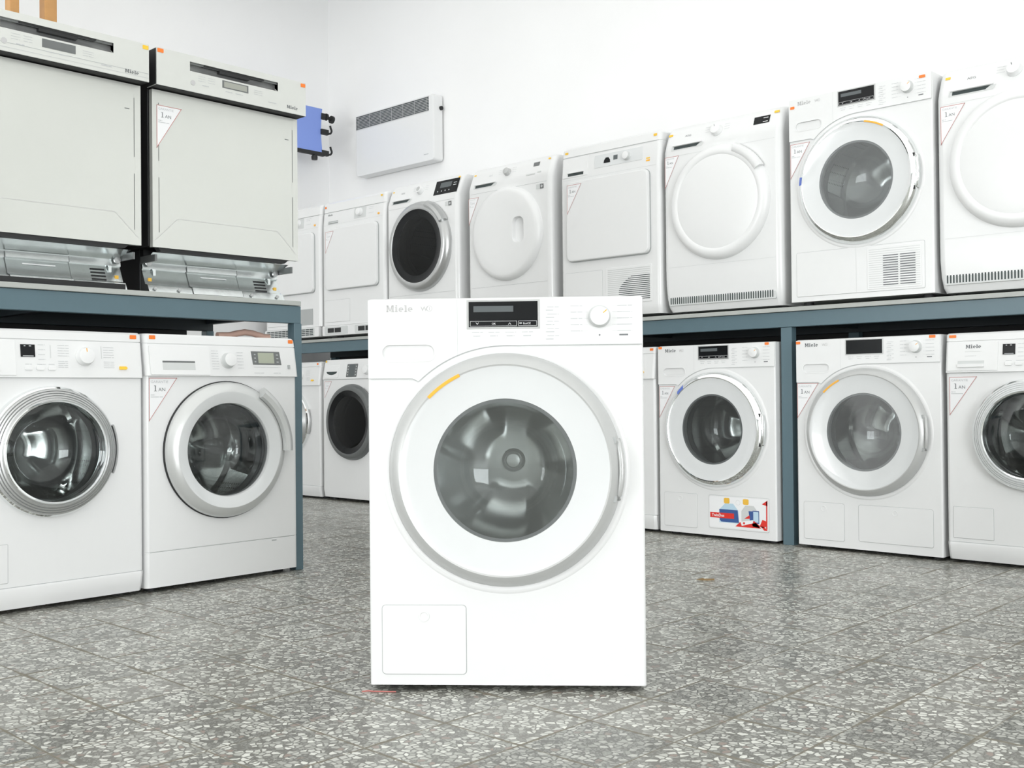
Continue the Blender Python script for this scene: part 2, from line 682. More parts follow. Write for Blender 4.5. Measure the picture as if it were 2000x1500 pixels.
def drum(root, cx, cz, r_open, rot=0.0, R=0.235, y0=0.035, depth=0.30, dark=False):
    PER, POL = (DRUMK, DRUMPK) if dark else (DRUM, DRUMP)
    B(GASKET).lathe(cx, cz, [(r_open + 0.035, 0.0), (r_open + 0.03, 0.02), (r_open + 0.012, 0.03), (r_open + 0.016, 0.045), (r_open + 0.004, 0.055), (r_open + 0.01, 0.07)], 64).obj('door_seal', root)
    d = B(POL)
    d.lathe(cx, cz, [(r_open + 0.008, y0 + 0.02), (r_open + 0.02, y0 + 0.035), (R, y0 + 0.06)], 64)
    d.use(PER).lathe(cx, cz, [(R, y0 + 0.06), (R, y0 + depth)], 64)
    d.use(POL)
    yb = y0 + depth
    nr, na = 16, 96
    rows = []
    for i in range(nr + 1):
        t = i / nr
        rr = R * (1 - t) + 0.024 * t
        row = []
        for k in range(na):
            th = 2 * pi * k / na
            c_ = cos(3 * (th - rot) + 0.9 * (1 - t))          # three swept arms pressed into the drum back
            lobe = 0.5 + 0.5 * math.tanh(3.2 * (c_ - 0.15 + 0.5 * t))
            yy = yb + 0.012 - 0.034 * lobe * sin(pi * min(1, t * 1.25 + 0.02)) ** 0.8 - 0.012 * t
            row.append(d.v(cx + rr * cos(th), yy if i else yb, cz + rr * sin(th)))
        rows.append(row)
    for p_, q_ in zip(rows, rows[1:]):
        for k in range(na):
            d.f([p_[k], p_[(k + 1) % na], q_[(k + 1) % na], q_[k]])
    yc = yb - 0.006
    d.lathe(cx, cz, [(0.030, yc + 0.012), (0.027, yc - 0.006), (0.022, yc - 0.008), (0.019, yc - 0.004), (0.016, yc - 0.012), (0, yc - 0.014)], 48)
    d.obj('drum', root)
    for k in range(3):
        a = rot + pi / 3 + 2 * pi * k / 3
        l = B(POL)
        n = 10
        rows = []
        for i in range(n + 1):
            y = y0 + 0.07 + (depth - 0.09) * i / n
            hh = 0.052 * sin(pi * (0.12 + 0.76 * i / n))
            row = []
            for j in range(9):
                t = j / 8 * 2 - 1
                aa = a + t * 0.17 + 0.12 * (i / n - 0.5)
                rr = R - hh * (1 - t * t) ** 1.2
                row.append(l.v(cx + rr * cos(aa), y, cz + rr * sin(aa)))
            rows.append(row)
        for p, q in zip(rows, rows[1:]):
            for j in range(8):
                l.f([p[j], p[j + 1], q[j + 1], q[j]])
        l.f(rows[0])
        l.f(rows[-1])
        l.obj('drum_paddle', root)


def dial(root, x, z, r=0.024, h=0.02, y=0.0, m=PLASTIC, rim=None, tick=None, M=None, ang=45, tick_m=None):
    b = B(m)
    if M is not None:
        b.M = M
    b.lathe(x, z, [(r * 1.12, y), (r * 1.12, y - h * 0.2)], 40)
    if rim:
        b.use(rim)
    b.lathe(x, z, [(r * 1.12, y - h * 0.2), (r * 1.02, y - h * 0.35), (r, y - h * 0.8), (r * 0.93, y - h)], 40)
    b.use(m).lathe(x, z, [(r * 0.93, y - h), (r * 0.85, y - h * 1.03), (0, y - h * 1.03)], 40)
    if tick:
        b.use(tick)
        c, s_ = cos(radians(ang)), sin(radians(ang))
        q = [(x + r * (p * c - o_ * s_), z + r * (p * s_ + o_ * c)) for p, o_ in ((0.45, -0.05), (0.9, -0.05), (0.9, 0.05), (0.45, 0.05))]
        b.flat(q, y - h * 1.05)
    return b.obj('dial', root)


def flap(root, x0, x1, z0, z1, y=0.0, m=WHITE, knob=True, r=0.008, name='service_flap', proud=0.002):
    b = B(SEAM)
    b.panel(rrect(x0 - 0.0012, x1 + 0.0012, z0 - 0.0012, z1 + 0.0012, r + 0.001), [], y - 0.0002, y + 0.001)
    b.use(m).prism(rrect(x0, x1, z0, z1, r), y - proud, y + 0.001, 0.0012)
    if knob:
        cx = (x0 + x1) / 2
        b.use(m).lathe(cx, z1 - 0.024, [(0.012, y - proud - 0.0001), (0.0115, y - proud - 0.0012), (0.009, y - proud - 0.0012), (0.008, y - proud - 0.0001), (0, y - proud - 0.0001)], 28)
    return b.obj(name, root)


def stadium_recess(root, x0, x1, z0, z1, y, deep=0.028, name='drawer_handle'):
    b = B(PALEGREY)
    b.use(PLASTIC)
    r = (z1 - z0) / 2 - 0.0005
    P0 = rrect(x0 - 0.0035, x1 + 0.0035, z0 - 0.0035, z1 + 0.0035, r + 0.003, 10)
    P1 = rrect(x0, x1, z0, z1, r, 10)
    P2 = rrect(x0 + 0.003, x1 - 0.003, z0 + 0.012, z1 - 0.0005, (z1 - z0 - 0.0125) / 2 - 0.0005, 10)
    rows = []
    for P, yy in ((P0, y), (P0, y - 0.0012), (P1, y - 0.0008), (P1, y + 0.003), (P2, y + deep)):
        rows.append([b.v(px, yy, pz) for px, pz in P])
    for i, (a, c) in enumerate(zip(rows, rows[1:])):
        b.use(PLASTIC if i < 2 else RECESS_SHADE)
        for k in range(len(a)):
            b.f([a[k], a[(k + 1) % len(a)], c[(k + 1) % len(a)], c[k]])
    b.f(rows[-1])
    return b.obj(name, root)


def louvre(b, x0, x1, z0, z1, n, y, frac=0.5, m=DARKREC):
    b.use(m)
    st = (z1 - z0) / n
    for k in range(n):
        b.rect(x0, x1, z0 + st * (k + 0.25), z0 + st * (k + 0.25 + frac), y)


# ------------------------------------------------------------------ machine families
def modern_washer(root, z0=0.0, ring='silver', mark=None, display='lcd', letters=LOGOG, rot=0.3, flaps='one', sub=False, window=WINDOW):
    """sleek white machine: one-piece control panel swooping round a big flush door"""
    H = 0.85
    cz = 0.478
    RB = 0.258
    rows = [(0.014, 0.0, 0), (0.2, 0.0, 0), (0.735, 0.0, 0), (H - 0.006, 0.0, 0), (H - 0.002, 0.002, 0.001), (H, 0.006, 0.004)]
    cabinet(root, rows, hole=(0, cz, 0.19), hole_rows=1, r=0.007)
    feet(root)
    # control panel with the drawer front in its left half
    W2 = 0.296
    arc = []
    R = 0.268
    for i in range(19):
        x = -0.187 + 0.187 * i / 18
        arc.append((x, cz + sqrt(R * R - x * x)))
    yP = -0.0035
    hole = rrect(-0.265, -0.152, 0.716, 0.749, 0.0162, 10)
    pol = [(-W2, H - 0.003), (-W2, 0.677), (-0.2, 0.6765)] + arc + [(W2, 0.746), (W2, H - 0.003)]
    b = B(PLASTIC)
    b.panel(pol, [hole], yP, 0.0)
    b.obj('control_panel', root, sharp=30)
    # fine joint lines
    b = B(SEAM)
    t = 0.0009
    low = [(-W2, 0.677), (-0.2, 0.6765)] + arc + [(W2, 0.746)]
    for p, q in zip(low, low[1:]):
        b.flat([(p[0], p[1] - t), (q[0], q[1] - t), (q[0], q[1] + t * 0.3), (p[0], p[1] + t * 0.3)], yP - 0.0003)
    b.use(PALEGREY).rect(-0.1018, -0.101, 0.724, H - 0.003, yP - 0.0003)
    b.obj('panel_joint', root)
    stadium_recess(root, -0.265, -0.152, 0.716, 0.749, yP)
    yT = yP - 0.0006
    # lettering
    b = B(letters)
    serif_logo(b, -0.256, 0.821, 0.0143, yT)
    b.use(LOGOG)
    b.text('W', -0.181, 0.822, 0.011, yT)
    b.panel(circle(-0.162, 0.8275, 0.0063, 24), [circle(-0.162, 0.8275, 0.0055, 24)], yT, yT)
    b.text('1', -0.1645, 0.8235, 0.0078, yT)
    b.obj('lettering', root, recalc=False)
    # display
    b = B(SILVER)
    b.prism([(-0.081, 0.7815), (0.077, 0.7815), (0.077, 0.8445), (-0.081, 0.8445)], yP - 0.0015, yP, 0.001)
    b.use(BLACK).rect(-0.0765, 0.0725, 0.7855, 0.8405, yP - 0.0019)
    if display == 'lcd':
        b.use(LCD).rect(-0.066, 0.02, 0.818, 0.831, yP - 0.0022)
        b.use(PAPER)
        yy = yP - 0.0023

        def frame(x0, x1, z_0, z_1, t=0.0006):
            b.rect(x0, x1, z_0, z_0 + t, yy)
            b.rect(x0, x1, z_1 - t, z_1, yy)
            b.rect(x0, x0 + t, z_0, z_1, yy)
            b.rect(x1 - t, x1, z_0, z_1, yy)
        frame(-0.0735, 0.0275, 0.7875, 0.7985)
        frame(0.0305, 0.0705, 0.7875, 0.7985)
        for cx, s_ in ((-0.058, -1), (0.012, 1)):
            for q in (-1, 1):
                b.flat([(cx, 0.793 + s_ * 0.002), (cx + q * 0.003, 0.793 - s_ * 0.002), (cx + q * 0.003, 0.793 - s_ * 0.0033), (cx, 0.793 + s_ * 0.0007)], yy)
        b.text('OK', -0.0265, 0.7908, 0.0042, yy)
        b.rect(0.033, 0.0385, 0.7925, 0.7945, yy)
        b.text('EcoCZ', 0.041, 0.791, 0.0042, yy)
    b.obj('display', root, label='black display', recalc=False)
    # printed programme names (illegible) and touch keys
    r_ = []
    for k in range(4):
        x = -0.07 + 0.036 * k
        r_.append((x, x + 0.024, 0.7745, 0.0014))
        r_.append((x + 0.003, x + 0.02, 0.7665, 0.0018))
    legend(root, r_, yT)
    r_ = []
    for k in range(5):
        z = 0.8275 - 0.0155 * k
        r_.append((0.093, 0.118, z, 0.0013))
        r_.append((0.09, 0.108, z - 0.007, 0.0018))
    legend(root, r_, yT)
    for x0, x1, l0, l1 in ((0.143, 0.168, 0.168, 0.18), (0.243, 0.275, 0.232, 0.243)):
        b = B(PRINT)
        dashes(b, [(x0, x1, 0.829 - 0.0135 * k, 0.0014) for k in range(5)], yT)
        b.use(PALEGREY)
        for k in range(5):
            z = 0.829 - 0.0135 * k
            b.rect(l0, l1, z - 0.0003, z + 0.0003, yT)
        b.obj('printed_legend', root, recalc=False)
    b = B(PRINTD)
    b.flat(circle(0.205, 0.766, 0.0018, 12), yT)
    b.obj('indicator_dot', root, recalc=False)
    b = B(PRINTD)
    b.rect(0.247, 0.266, 0.7645, 0.768, yT)
    b.obj('start_key', root, recalc=False)
    dial(root, 0.205, 0.806, 0.0215, 0.02, yP, PLASTIC, rim=PALEGREY, tick=AMBER, ang=40)
    sr = B(WHITE)
    sr.lathe(0, cz, [(0.2675, 0.0002), (0.264, -0.0025), (0.257, -0.0028), (0.249, 0.0002)], 96)
    sr.obj('door_surround', root)
    # door
    ringm = SILVER if ring == 'silver' else CHROME
    door = B(ringm)
    door.lathe(0, cz, [(0.2515, 0.0), (0.251, -0.007), (0.247, -0.016), (0.2365, -0.0285), (0.227, -0.0335), (0.2235, -0.0325)], 96)
    if mark == 'amber':
        door.use(AMBER).lathe(0, cz, [(0.2215, -0.0333), (0.2245, -0.0342), (0.2285, -0.0336)], 16, 115, 136)
    if mark == 'amber_right':
        door.use(AMBER).lathe(0, cz, [(0.2215, -0.0333), (0.2245, -0.0342), (0.2285, -0.0336)], 16, 58, 79)
        door.use(BLUET).lathe(0, cz, [(0.2270, -0.0342), (0.2370, -0.0290), (0.2475, -0.0166)], 8, 170, 178)
    if mark == 'blue':
        door.use(BLUET).lathe(0, cz, [(0.2270, -0.0342), (0.2370, -0.0290), (0.2475, -0.0166)], 8, 128, 138)
    dobj = door.obj('door', root)
    B(GLOSSW).lathe(0, cz, [(0.2235, -0.0325), (0.2215, -0.0318), (0.20, -0.0285), (0.17, -0.0255), (0.1535, -0.0245), (0.1528, -0.022), (0.1528, 0.01)], 96).obj('door_ring', dobj, label='glossy white ring around the door glass')
    g = B(window)
    g.lathe(0, cz, [(0.1528, -0.0235), (0.12, -0.0225), (0.07, -0.0218), (0, -0.0215)], 72)
    g.use(GASKET).lathe(0, cz, [(0.1528, -0.023), (0.146, -0.0228)], 72)
    g.use(BOWL).lathe(0, cz, [(0.149, 0.0), (0.14, 0.03), (0.125, 0.07), (0.105, 0.095), (0.06, 0.11), (0, 0.114)], 64)
    g.obj('door_glass', dobj, recalc=False, label='grey door glass')
    hd = B(ringm)
    pts = []
    for i in range(15):
        a = radians(-15 + 30 * i / 14)
        e = abs(i - 7) / 7
        pts.append((0.249 * cos(a), -0.022 + 0.012 * e ** 3, cz + 0.246 * sin(a)))
    hd.tube(pts, 0.0065, 10)
    for a in (-15, 15):
        x, z = 0.2405 * cos(radians(a)), cz + 0.2405 * sin(radians(a))
        hd.use(SEAM if ring == 'silver' else BLACKM).box(x - 0.004, x + 0.004, -0.0245, -0.012, z - 0.007, z + 0.007)
    hd.obj('door_handle', dobj)
    drum(root, 0, cz, 0.155, rot, dark=flaps == 'two')
    if flaps == 'one':
        flap(root, -0.2705, -0.0885, 0.0375, 0.186)
    elif flaps == 'two':
        flap(root, -0.27, -0.095, 0.04, 0.19)
        flap(root, -0.034, 0.262, 0.047, 0.19)


def old_washer(root, ringm=SILVERD, rimm=CHROME, faces='grey', logo=True, knob_mark=True, rot=0.9):
    """older square machine: lid strip, leaning panel, thick ridged porthole, plinth"""
    H = 0.85
    cz = 0.478
    lean = 0.014
    rows = [(0.08, 0.0, 0), (0.69, 0.0, 0), (0.703, 0.0, 0), (0.704, -0.010, 0), (0.818, lean - 0.01, 0), (0.8185, lean - 0.006, 0.001), (0.820, lean - 0.006, 0.001), (0.8205, lean - 0.01, 0), (H - 0.006, lean - 0.008, 0), (H, lean, 0.004)]
    cabinet(root, rows, hole=(0, cz, 0.185), hole_rows=0, r=0.012)
    # plinth
    b = B(WHITE)
    n = []
    for z, y, ins in ((0.0785, -0.004, 0.0), (0.072, -0.006, 0.0), (0.035, 0.0, 0.001), (0.014, 0.006, 0.002)):
        n.append([b.v(x, yy, z) for x, yy in ((-0.297 + ins, 0.5), (-0.297 + ins, y + 0.01), (-0.287 + ins, y), (0.287 - ins, y), (0.297 - ins, y + 0.01), (0.297 - ins, 0.5))])
    for a, c in zip(n, n[1:]):
        for k in range(5):
            b.f([a[k], a[k + 1], c[k + 1], c[k]])
    b.f(n[0])
    b.f(n[-1])
    b.obj('plinth', root)
    b = B(SEAM)
    b.rect(-0.296, 0.296, 0.0782, 0.0802, -0.0009)
    b.obj('plinth_joint', root)
    b = B(SEAM)
    b.rect(-0.296, 0.296, 0.7022, 0.7036, -0.0012)
    b.obj('panel_joint', root)
    feet(root, y=0.08)
    # panel, leaning back
    T = Matrix.Translation((0, -0.0102, 0.704)) @ Matrix.Rotation(-atan2(lean, 0.114), 4, 'X')
    legend(root, [(-0.04, -0.018, 0.1 - 0.015 * k, 0.0013) for k in range(5)], -0.0006, M=T)
    b = B(PRINT)
    b.M = T
    dashes(b, [(0.02, 0.055, 0.099 - 0.008 * k, 0.0013) for k in range(5)] + [(0.02, 0.05, 0.05 - 0.006 * k, 0.0013) for k in range(4)], -0.0006)
    b.use(PALEGREY).rect(-0.003, -0.001, 0.06, 0.1, -0.0006)
    b.obj('printed_legend', root, recalc=False)
    b = B(PRINT)
    b.M = T
    dashes(b, [(0.165, 0.20, 0.096 - 0.008 * k, 0.0013) for k in range(5)] + [(0.165, 0.20, 0.05 - 0.006 * k, 0.0013) for k in range(4)], -0.0006)
    b.use(PALEGREY).rect(0.158, 0.16, 0.06, 0.1, -0.0006)
    b.obj('printed_legend', root, recalc=False)
    legend(root, [(-0.08 + 0.035 * k, -0.06 + 0.035 * k, 0.04, 0.0016) for k in range(3)], -0.0006, M=T)
    b = B(BLACK)
    b.M = T
    b.prism([(-0.092, 0.062), (-0.049, 0.062), (-0.049, 0.1), (-0.092, 0.1)], -0.0015, 0)
    b.use(PRINT).rect(-0.082, -0.077, 0.094, 0.097, -0.0018)
    b.rect(-0.067, -0.06, 0.094, 0.097, -0.0018)
    b.rect(-0.086, -0.054, 0.064, 0.066, -0.0018)
    b.obj('display', root, label='small black display', recalc=False)
    dial(root, 0.104, 0.066, 0.026, 0.022, 0, PLASTIC, tick=AMBER, M=T, ang=95)
    for k in range(3):
        b = B(PLASTIC)
        b.M = T
        b.prism(rrect(-0.083 + 0.035 * k, -0.058 + 0.035 * k, 0.022, 0.034, 0.004), -0.004, 0, 0.001)
        b.obj('push_button', root)
    b = B(YELLOW)
    b.M = T
    b.prism([(0.216, 0.026), (0.238, 0.026), (0.243, 0.031), (0.238, 0.036), (0.216, 0.036)], -0.004, 0)
    b.obj('push_button', root, label='yellow push button')
    b = B(PLASTIC)
    b.M = T
    b.prism([(-0.288, 0.006), (-0.108, 0.006), (-0.108, 0.11), (-0.288, 0.11)], -0.003, 0, 0.001)
    b.use(PALEGREY).rect(-0.25, -0.155, 0.018, 0.042, -0.0033)
    b.use(PLASTIC).prism([(-0.25, 0.018), (-0.155, 0.018), (-0.155, 0.030), (-0.25, 0.030)], -0.009, -0.003, 0.001)
    b.obj('detergent_drawer', root)
    if logo:
        b = B(PRINTD)
        b.M = T
        serif_logo(b, -0.222, 0.088, 0.0135, -0.0036)
        b.use(PALEGREY)
        dashes(b, [(-0.225, -0.165, 0.076, 0.0015), (-0.225, -0.185, 0.06, 0.0015)], -0.0036)
        b.obj('lettering', root, recalc=False)
    # porthole door with ridged ring
    d = B(rimm)
    prof = [(0.2, 0.0), (0.2, -0.008), (0.197, -0.02), (0.192, -0.025)]
    d.lathe(0, cz, prof, 96)
    d.use(ringm)
    rid = [(0.192, -0.025)]
    for k in range(4):
        r0 = 0.192 - 0.0072 * k
        rid += [(r0 - 0.002, -0.031 - 0.0035 * k), (r0 - 0.006, -0.0325 - 0.0035 * k), (r0 - 0.0072, -0.0305 - 0.0035 * k)]
    rid += [(0.158, -0.044)]
    d.lathe(0, cz, rid, 96)
    dobj = d.obj('door', root, sharp=25)
    B(rimm).lathe(0, cz, [(0.158, -0.044), (0.156, -0.047), (0.151, -0.046), (0.148, -0.036), (0.146, -0.005)], 96).obj('porthole_rim', dobj)
    g = B(BOWL)
    g.lathe(0, cz, [(0.147, -0.03), (0.12, -0.036), (0.07, -0.039), (0, -0.04)], 64)
    g.lathe(0, cz, [(0.147, -0.02), (0.138, 0.03), (0.125, 0.07), (0.1, 0.095), (0.05, 0.107), (0, 0.11)], 64)
    g.obj('door_glass', dobj, recalc=False)
    hd = B(ringm)
    hd.lathe(0, cz, [(0.2, -0.004), (0.208, -0.006), (0.207, -0.016), (0.199, -0.022)], 20, -22, 22)
    hd.obj('door_handle', dobj)
    drum(root, 0, cz, 0.15, rot, dark=True)
    flap(root, -0.276, -0.132, 0.094, 0.208, knob=False, r=0.003)


def aeg_rows(low=True):
    return [(0.010, 0.03, 0.012), (0.03, 0.018, 0.006), (0.07, 0.008, 0.002), (0.13, 0.002, 0), (0.2, 0.0, 0), (0.735, 0.0, 0), (0.77, 0.012, 0), (0.815, 0.030, 0.001), (0.838, 0.043, 0.003), (0.85, 0.06, 0.006)]


def lean_T(z0=0.735, y0=0.0):
    return Matrix.Translation((0, y0, z0)) @ Matrix.Rotation(-atan2(0.030, 0.08), 4, 'X')


def soft_dryer(root, kind):
    """rounded dryer with leaning panel; kind: handle | scoop | glass"""
    cz = 0.475
    if kind == 'glass':
        cabinet(root, aeg_rows(), hole=(0, cz, 0.19), hole_rows=4, r=0.028)
    else:
        cabinet(root, aeg_rows(), r=0.028)
    feet(root, y=0.1, h=0.012)
    T = lean_T()
    b = B(SEAM if kind != 'handle' else PALEGREY)
    b.rect(-0.27, 0.27, 0.7094, 0.7106, -0.0008)
    b.rect(-0.27, 0.27, 0.2095, 0.2105, -0.0012)
    b.obj('panel_joint', root)
    # drawer grip: dark slot under the panel edge
    b = B(PALEGREY)
    b.M = T
    b.flat([(-0.25, 0.0), (-0.09, 0.0), (-0.08, 0.019), (-0.25, 0.019)], -0.0012)
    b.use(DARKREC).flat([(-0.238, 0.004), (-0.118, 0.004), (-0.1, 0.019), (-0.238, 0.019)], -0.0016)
    b.use(PLASTIC).prism([(-0.245, 0.019), (-0.09, 0.019), (-0.09, 0.026), (-0.245, 0.026)], -0.008, 0, 0.001)
    b.M = T
    b.obj('drawer_grip', root)
    b = B(PRINT)
    b.M = T
    if kind == 'scoop':
        b.text('AEG', -0.155, 0.062, 0.009, -0.0008, 0, 1.2)
    else:
        b.use(PRINTD).text('AEG', -0.19, 0.062, 0.010, -0.0008, 0, 1.25)
    b.obj('lettering', root, recalc=False)
    for x0, x1 in ((-0.085, -0.055), (0.012, 0.04)):
        legend(root, [(x0, x1, 0.088 - 0.012 * k, 0.0012) for k in range(6)], -0.0006, M=T)
    legend(root, [(0.13 + 0.034 * k, 0.153 + 0.034 * k, 0.028, 0.004) for k in range(3)], -0.0006, M=T)
    if kind == 'scoop':
        dial(root, -0.017, 0.066, 0.019, 0.022, 0, SILVER, M=T)
    elif kind == 'glass':
        dial(root, -0.02, 0.062, 0.022, 0.024, 0, PLASTIC, M=T, rim=None)
        b = B(SILVER)
        b.M = T
        b.lathe(-0.02, 0.062, [(0.014, -0.0252), (0, -0.0252)], 24)
        b.obj('dial_cap', root)
    else:
        dial(root, -0.022, 0.062, 0.024, 0.022, 0, PLASTIC, M=T, tick=PRINTD, ang=110)
    b = B(BLACK if kind != 'scoop' else GUNM)
    b.M = T
    if kind == 'handle':
        b.prism([(0.16, 0.052), (0.236, 0.052), (0.236, 0.088), (0.16, 0.088)], -0.0015, 0)
        b.use(PAPER).rect(0.205, 0.228, 0.076, 0.079, -0.0018)
        b.rect(0.205, 0.228, 0.058, 0.061, -0.0018)
    elif kind == 'scoop':
        b.prism([(0.16, 0.07), (0.2, 0.07), (0.2, 0.092), (0.16, 0.092)], -0.0015, 0)
    else:
        b.prism([(0.1, 0.012), (0.285, 0.012), (0.285, 0.098), (0.1, 0.098)], -0.002, 0)
        b.use(LCD).rect(0.14, 0.23, 0.052, 0.084, -0.0023)
        b.use(PRINT)
        for k in range(4):
            b.flat(circle(0.13 + 0.03 * k, 0.032, 0.004, 12), -0.0023)
        b.rect(0.245, 0.27, 0.07, 0.074, -0.0023)
        b.rect(0.245, 0.27, 0.056, 0.06, -0.0023)
    b.obj('display', root, label='dark display', recalc=False)
    if kind == 'scoop':
        b = B(PALEGREY)
        b.M = T
        b.prism([(0.125, 0.022), (0.185, 0.022), (0.185, 0.030), (0.125, 0.030)], -0.003, 0, 0.001)
        b.obj('push_button', root)
        b = B(PALEGREY)
        b.M = T
        b.prism([(0.2, 0.028), (0.225, 0.028), (0.225, 0.036), (0.2, 0.036)], -0.003, 0, 0.001)
        b.obj('push_button', root)
    if kind in ('scoop', 'glass'):
        b = B(PALEGREY)
        b.rect(0.2, 0.228, 0.676, 0.70, -0.0012)
        b.use(GUNM).rect(0.226, 0.25, 0.676, 0.70, -0.0014)
        b.use(PAPER).rect(0.231, 0.245, 0.686, 0.690, -0.0017)
        b.rect(0.236, 0.240, 0.681, 0.695, -0.0017)
        b.obj('energy_sticker', root, recalc=False)
    # door
    if kind == 'handle':
        d = B(PLASTIC)
        d.lathe(0, cz, [(0.25, 0.0), (0.249, -0.006), (0.243, -0.018), (0.232, -0.027), (0.218, -0.03), (0.207, -0.0285), (0.203, -0.026), (0.19, -0.0285), (0.12, -0.034), (0, -0.036)], 96)
        dobj = d.obj('door', root)
        h = B(PLASTIC)
        h.lathe(0, cz, [(0.256, -0.004), (0.258, -0.022), (0.252, -0.036), (0.238, -0.04), (0.222, -0.034), (0.216, -0.026)], 24, 30, 68)
        h.obj('door_handle', dobj)
        g = B(DARKREC)
        m = B(PLASTIC)
        vent = B(PALEGREY)
        vent.prism(rrect(-0.277, 0.265, 0.038, 0.112, 0.006), 0.008, 0.03, 0.002)
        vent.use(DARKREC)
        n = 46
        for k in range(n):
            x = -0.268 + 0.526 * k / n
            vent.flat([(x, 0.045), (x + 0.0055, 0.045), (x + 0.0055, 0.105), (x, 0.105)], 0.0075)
        v = vent.obj('vent_grille', root, recalc=False)
        g.bm.free()
        m.bm.free()
    elif kind == 'scoop':
        d = B(PLASTIC)
        d.lathe(0, cz, [(0.243, 0.0), (0.242, -0.008), (0.236, -0.022), (0.225, -0.031), (0.21, -0.034), (0.175, -0.035)], 96)
        pts = rrect(0.062, 0.142, 0.415, 0.55, 0.034, 8)
        d.panel(circle(0, cz, 0.175, 96), [pts], -0.035, -0.034)
        dobj = d.obj('door', root)
        h = B(PLASTIC)
        rows = []
        for sc, dx, yy in ((1.0, 0, -0.0352), (0.96, 0, -0.033), (0.92, 0.002, -0.014), (0.7, 0.012, -0.008)):
            rows.append([h.v(0.102 + (x - 0.102) * sc + dx, yy, 0.4825 + (z - 0.4825) * sc) for x, z in pts])
        for a, c in zip(rows, rows[1:]):
            for k in range(len(a)):
                h.f([a[k], a[(k + 1) % len(a)], c[(k + 1) % len(a)], c[k]])
        h.f(rows[-1])
        h.obj('door_handle', dobj)
    else:
        d = B(SILVERD)
        d.lathe(0, cz, [(0.252, 0.0), (0.251, -0.01), (0.243, -0.028), (0.228, -0.04), (0.212, -0.043), (0.205, -0.04)], 96)
        dobj = d.obj('door', root, label='door with wide silver ring')
        h = B(SILVERD)
        h.lathe(0, cz, [(0.258, -0.004), (0.26, -0.026), (0.252, -0.046), (0.236, -0.052), (0.224, -0.046)], 24, 30, 70)
        h.obj('door_handle', dobj)
        g = B(BLACK)
        g.lathe(0, cz, [(0.205, -0.04), (0.202, -0.038), (0.165, -0.034)], 80)
        g.use(DARKG).lathe(0, cz, [(0.165, -0.034), (0.15, -0.036), (0.08, -0.039), (0, -0.04)], 72)
        g.obj('door_glass', dobj, recalc=False, label='dark glass')
        drum(root, 0, cz, 0.155, 0.2)


